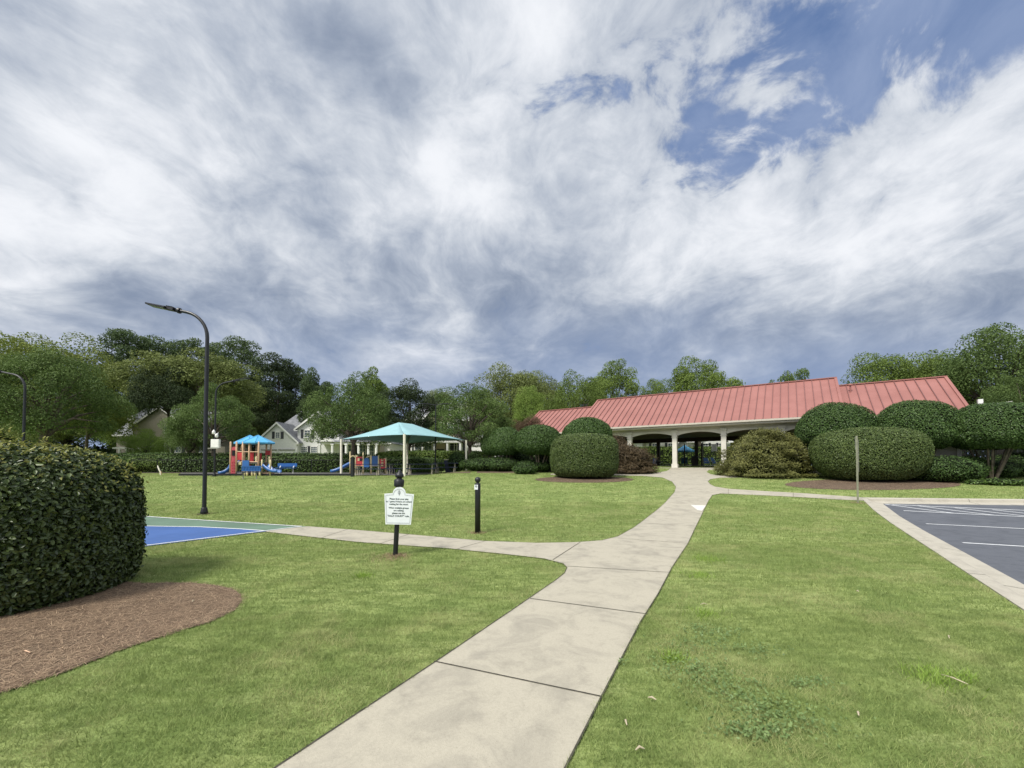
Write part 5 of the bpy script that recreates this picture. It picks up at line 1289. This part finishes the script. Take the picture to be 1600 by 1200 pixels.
def gable_side(o, xl, xr, ze, zp, y0, y1, wall, roof='shingle', oh=.35, hipl=0, hipr=0):
    ym = (y0+y1)/2; m_ = MB(); m_.box(((xl+xr)/2, ym, ze/2), (xr-xl, y1-y0, ze)); 
    if not hipl: m_.add([(xl, y0, ze), (xl, y1, ze), (xl, ym, zp-.1), (xl+.1, y0, ze), (xl+.1, y1, ze), (xl+.1, ym, zp-.1)], [(0, 1, 2), (5, 4, 3), (0, 3, 4, 1), (1, 4, 5, 2), (2, 5, 3, 0)])
    if not hipr: m_.add([(xr, y0, ze), (xr, y1, ze), (xr, ym, zp-.1), (xr-.1, y0, ze), (xr-.1, y1, ze), (xr-.1, ym, zp-.1)], [(0, 1, 2), (5, 4, 3), (0, 3, 4, 1), (1, 4, 5, 2), (2, 5, 3, 0)])
    m_.build('wall', M[wall], o)
    a, b2, c_, d = Vector((xl-oh, y0-oh, ze)), Vector((xr+oh, y0-oh, ze)), Vector((xr+oh, y1+oh, ze)), Vector((xl-oh, y1+oh, ze)); e_, f_ = Vector((xl-oh+hipl, ym, zp)), Vector((xr+oh-hipr, ym, zp))
    m_ = MB(); up = Vector((0, 0, .18)); m_.add([a, b2, c_, d, e_, f_], [(0, 1, 5, 4), (2, 3, 4, 5), (1, 2, 5), (3, 0, 4), (3, 2, 1, 0)]) ; 
    m_.box(((a.x+b2.x)/2, a.y, ze-.06), (b2.x-a.x, .1, .2), mi=1); return m_.build('roof', [M[roof], M['white']], o)
def window(o, c_, w_, h_, shutters=False, arched=False, bars=(1, 2), y=None):
    x, yy, z = c_.x, (c_.y if y is None else y), c_.z; m_ = MB(); t_ = .09
    m_.box((x-w_/2, yy-.05, z), (t_, .10, h_)); m_.box((x+w_/2, yy-.05, z), (t_, .10, h_)); m_.box((x, yy-.05, z+h_/2), (w_+t_, .10, t_)); m_.box((x, yy-.06, z-h_/2), (w_+t_*2, .14, t_))
    for i in range(bars[0]): m_.box((x-w_/2+w_*(i+1)/(bars[0]+1), yy-.04, z), (.04, .03, h_))
    for i in range(bars[1]): m_.box((x, yy-.04, z-h_/2+h_*(i+1)/(bars[1]+1)), (w_, .03, .04))
    if arched: m_.prism([(x-w_/2-.04+ (w_+.08)/2*(1-math.cos(PI*i/10)), z+h_/2+(w_+.08)/2*math.sin(PI*i/10)) for i in range(11)], yy-.09, yy)
    fr = m_.build('window', M['white'], o); m_ = MB(); m_.box((x, yy-.018, z), (w_, .02, h_)); m_.build('pane', M['glass'], fr)
    if shutters:
        for s_ in (-1, 1): m_ = MB(); m_.box((x+s_*(w_/2+.30), yy-.03, z), (.36, .05, h_+.15)); m_.build('shutter', M['shutter'], o)
# white gabled house
o, q = house(434, 56, 'white two storey house with a front gable and porch behind the hedge')
L_, Rr = q(403.5, 690), q(464.5, 690); pk_ = q(434, 662)
gable_side(o, q(401, 0).x, q(535, 0).x, q(0, 689).z, q(0, 641, 7).z, 2.5, 13, 'siding', hipl=3.4)
gable_front(o, L_.x, Rr.x, L_.z, pk_.z, 0, 4, 'siding')
window(o, q(434.2, 680), .62, .82, True, True)
for px0, px1 in ((409, 432), (436.5, 460)):
    a, c_ = q(px0, 704), q(px1, 704); m_ = MB(); m_.box(((a.x+c_.x)/2, -.03, a.z/2), (c_.x-a.x, .06, a.z)); 
    for i in range(4): m_.box(((a.x+c_.x)/2, -.065, a.z*(i+.5)/4), (c_.x-a.x-.12, .02, a.z/4-.09))
    gd = m_.build('garage_door', M['white'], o); m_ = MB(); m_.box(((a.x+c_.x)/2, -.10, a.z+.10), (c_.x-a.x+.1, .2, .14)); m_.build('door_header', M['gal'], o)
L_, Rr = q(465, 670, .8), q(530, 670, .8)
gable_front(o, L_.x, Rr.x, q(0, 670, .8).z, q(0, 645, .8).z, .8, 6, 'siding')
window(o, q(480.5, 678, .8), .85, 1.05, True); window(o, q(512, 678, .8), .85, 1.05, True); window(o, q(475.5, 704, .8), .9, 1.1, False, bars=(2, 3)); window(o, q(491, 704, .8), .9, 1.1, True, bars=(2, 3))
a, c_ = q(499, 692, -1.2), q(588, 692, -1.2); m_ = MB(); m_.box(((a.x+c_.x)/2, .5, a.z), (c_.x-a.x+.6, 3.4, .25)); m_.build('porch_beam', M['white'], o)
m_ = MB(); m_.add([(a.x-.4, -1.5, a.z+.14), (c_.x+.4, -1.5, a.z+.14), (c_.x+.4, 2.4, a.z+.75), (a.x-.4, 2.4, a.z+.75), (a.x-.4, 2.4, a.z+.14), (c_.x+.4, 2.4, a.z+.14)], [(0, 1, 2, 3), (0, 4, 5, 1), (1, 5, 2), (0, 3, 4), (3, 2, 5, 4)]); m_.build('porch_roof', M['shingle'], o)
gx = q(510.5, 687, -1.5); m_ = MB(); m_.prism([(gx.x-.9, gx.z-.25), (gx.x+.9, gx.z-.25), (gx.x, gx.z+.45)], -1.62, -1.0); m_.build('porch_gable', M['white'], o)
for px in (499.5, 519.5, 541, 560.4, 575.8, 588): 
    v = q(px, 700, -1.2); m_ = MB(); m_.tube([(v.x, -1.2, 0), (v.x, -1.2, a.z-.1)], .17, 10); m_.box((v.x, -1.2, a.z-.2), (.42, .42, .15)); m_.box((v.x, -1.2, .15), (.42, .42, .3)); m_.build('column', M['white'], o)
m_ = MB(); a2, c2_ = q(496, 0), q(592, 0); m_.box(((a2.x+c2_.x)/2, 3.0, 1.9), (c2_.x-a2.x, 2.0, 3.8)); m_.build('porch_wall', M['taupe'], o)
v = q(510.5, 705, 2); m_ = MB(); m_.box((v.x, 1.96, 1.05+.1), (1.0, .08, 2.2)); m_.build('front_door', M['shutter'], o); m_ = MB(); [m_.box((v.x+s_*.62, 1.96, 1.2), (.12, .1, 2.4)) for s_ in (-1, 1)]; m_.build('door_frame', M['white'], o)
for px in (529, 549, 567, 580): window(o, q(px, 703, 2), .9, 1.5, True, y=2.0)
# extra two storey wing partly hidden by the tree
gable_side(o, q(530, 0).x, q(600, 0).x, q(0, 690).z, q(0, 668, 7).z, 4.1, 12, 'siding', hipr=2)
# taupe house
o, q = house(255, 58, 'taupe house with grey shingles and a small white dormer, left behind the hedge')
gable_side(o, q(172, 0).x, q(300, 0).x, q(0, 678).z, q(0, 637.5, 7).z, 2.5, 12, 'taupe')
gable_front(o, q(222, 0).x, q(306, 0).x, q(0, 668).z, q(0, 637).z, 0, 5, 'taupe')
gable_front(o, q(199.3, 0).x, q(209.3, 0).x, q(0, 654, 1.5).z, q(0, 648.5, 1.5).z, 1.5, 6, 'white', oh=.1, z0=q(0, 668, 1.5).z); window(o, q(204.2, 661, 1.5), .5, .8, y=1.5)
for px, py in ((279, 700), (262, 700), (315, 700), (240, 700)): window(o, q(px, py), .8, 1.3, True)
window(o, q(262, 672), .8, 1.1)
for px in (185, 196, 207, 218): v = q(px, 700, -.5); m_ = MB(); m_.tube([(v.x, -.3, 0), (v.x, -.3, 3.0)], .14, 8); m_.build('column', M['white'], o)
m_ = MB(); a, c_ = q(180, 690), q(222, 690); m_.box(((a.x+c_.x)/2, .9, 3.1), (c_.x-a.x, 2.6, .25)); m_.build('porch_beam', M['white'], o)
m_ = MB(); a, c_ = q(300, 0), q(352, 0); m_.box(((a.x+c_.x)/2, 4, 1.7), (c_.x-a.x, 5, 3.4)); m_.build('garage_wall', M['taupe'], o)
for px in (325, 345): v = q(px, 700, 1.5); m_ = MB(); m_.box((v.x, 1.46, 1.15), (1.3, .08, 2.3)); m_.build('garage_door', M['brick'], o)
# pale house behind the canopy
o, q = house(690, 54, 'white house with a columned porch glimpsed behind the canopy and clear trunk')
gable_side(o, q(640, 0).x, q(735, 0).x, q(0, 655).z, q(0, 630, 6).z, 1, 10, 'siding', hipl=2)
gable_front(o, q(666, 0).x, q(712, 0).x, q(0, 655).z, q(0, 634).z, 0, 4, 'pinkbrick')
gable_side(o, q(722, 0).x, q(800, 0).x, q(0, 683).z, q(0, 655, 6).z, 0.5, 9, 'siding', hipr=2)
for px, py in ((674, 668), (689, 668), (704, 668), (652, 668)): window(o, q(px, py), .8, 1.3, True, y=0 if px > 660 else 1)
a, c_ = q(636, 690, -2), q(722, 690, -2); m_ = MB(); m_.box(((a.x+c_.x)/2, -.8, a.z), (c_.x-a.x, 2.6, .25)); m_.build('porch_beam', M['white'], o)
for px in (642, 660.6, 679, 699, 719): v = q(px, 700, -1.9); m_ = MB(); m_.box((v.x, -1.9, a.z/2), (.26, .26, a.z)); m_.build('column', M['white'], o)
for px in (651, 669.5, 708, 716): window(o, q(px, 699, 0), 1.0, 1.5, True, y=0 if px > 660 else 1)
v = q(688.5, 702); m_ = MB(); m_.box((v.x, -.05, 1.5), (1.0, .1, 2.6)); m_.build('front_door', M['shutter'], o)
m_ = MB(); m_.bar((a.x, -1.95, 1.85), (c_.x, -1.95, 1.85), .06, .06); [m_.box((a.x+(c_.x-a.x)*i/40, -1.95, 1.35), (.04, .04, 1.0)) for i in range(41)]; m_.build('railing', M['white'], o)
a, c_ = q(735, 697), q(762, 697); m_ = MB(); m_.box(((a.x+c_.x)/2, .44, a.z/2), (c_.x-a.x, .1, a.z)); m_.build('garage_door', M['white'], o); m_ = MB(); m_.box(((a.x+c_.x)/2, .38, a.z+.12), (c_.x-a.x, .2, .16)); m_.build('door_header', M['gal'], o)
for px, w_, label in ((1030, 52, 'white house glimpsed through the left arch of the pavilion'), (1108, 66, 'white house glimpsed through the gate arch of the pavilion')):
    o, q = house(px, 68, label, 1.45)
    gable_side(o, -w_/2/9.4, w_/2/9.4, q(0, 690).z, q(0, 676, 4).z, 0, 8, 'siding'); gable_front(o, -2.2, 2.2, q(0, 690).z, q(0, 672).z, -1.5, 2, 'siding')
    for x in (-2.2+.9, 1.3): window(o, Vector((x, -1.5, 3.0)), .8, 1.3, True)

# low thicket closing the view under the far crowns
def thicket(name, x0, x1, y, h_, n, mat, seed, label):
    r = np.random.default_rng(seed); x = r.uniform(x0, x1, n); top = h_*(.75+.25*np.sin(x*.31+seed)+.12*np.sin(x*1.3)); z = top*r.uniform(0, 1, n)**.7
    yy = y+r.normal(0, 1.6, n)+2.5*z/h_; pos = np.stack([x, yy, z+zt(yy, x)], 1); nr_ = r.normal(0, .6, (n, 3))+np.array([0, -.8, .5])
    s_ = r.uniform(.5, 1.1, n); o = link(name, diamonds(name, pos, nr_, s_, s_*.6, r.uniform(0, 1, n), mat, r)); tag(o, label, kind='stuff')
thicket('undergrowth', -125, 125, 88, 7.5, 42000, M['t_dark'], 71, 'dark undergrowth filling the far wood under its crowns')
# bits lying in the grass: dry twigs and pale leaf scraps
tw = [(1100, 949, .075, 'flat pale stone chip in the grass right of the walkway'), (1491, 1068, .14, 'curved dry twig in the grass among crabgrass at right'), (1484, 1001, .07, 'short dry twig in the grass right of centre'), (1019, 1099, .05, 'tan leaf scrap near the walkway edge'), (979, 1137, .05, 'pale chip in the lawn at the lower walkway edge'), (1000, 1180, .05, 'pale chip nearest the bottom edge of the lawn'), (1340, 928, .03, 'yellow leaf lying in the middle of the right lawn'), (1342, 1124, .035, 'small pale leaf in the lower right lawn'), (42, 1024, .09, 'orange brown dead leaf on the straw bed'), (302, 944, .035, 'pale pebble on the straw bed')]
for i, (px, py, L, lb) in enumerate(tw):
    g_ = G(px, py)+Vector((0, 0, .03)); o = MB(); a = (i*1.9) % 3.1
    d = Vector((math.cos(a), math.sin(a), 0))*L/2; o.tube([-d, Vector((0, 0, .012))+Vector((-d.y, d.x, 0))*.2, d], [.003, .005, .002] if L > .06 else [.003, .007, .003], 5)
    oo = o.build('twig', M['twig'] if i != 8 else M['ptan'], None, g_); tag(oo, lb, 'debris')
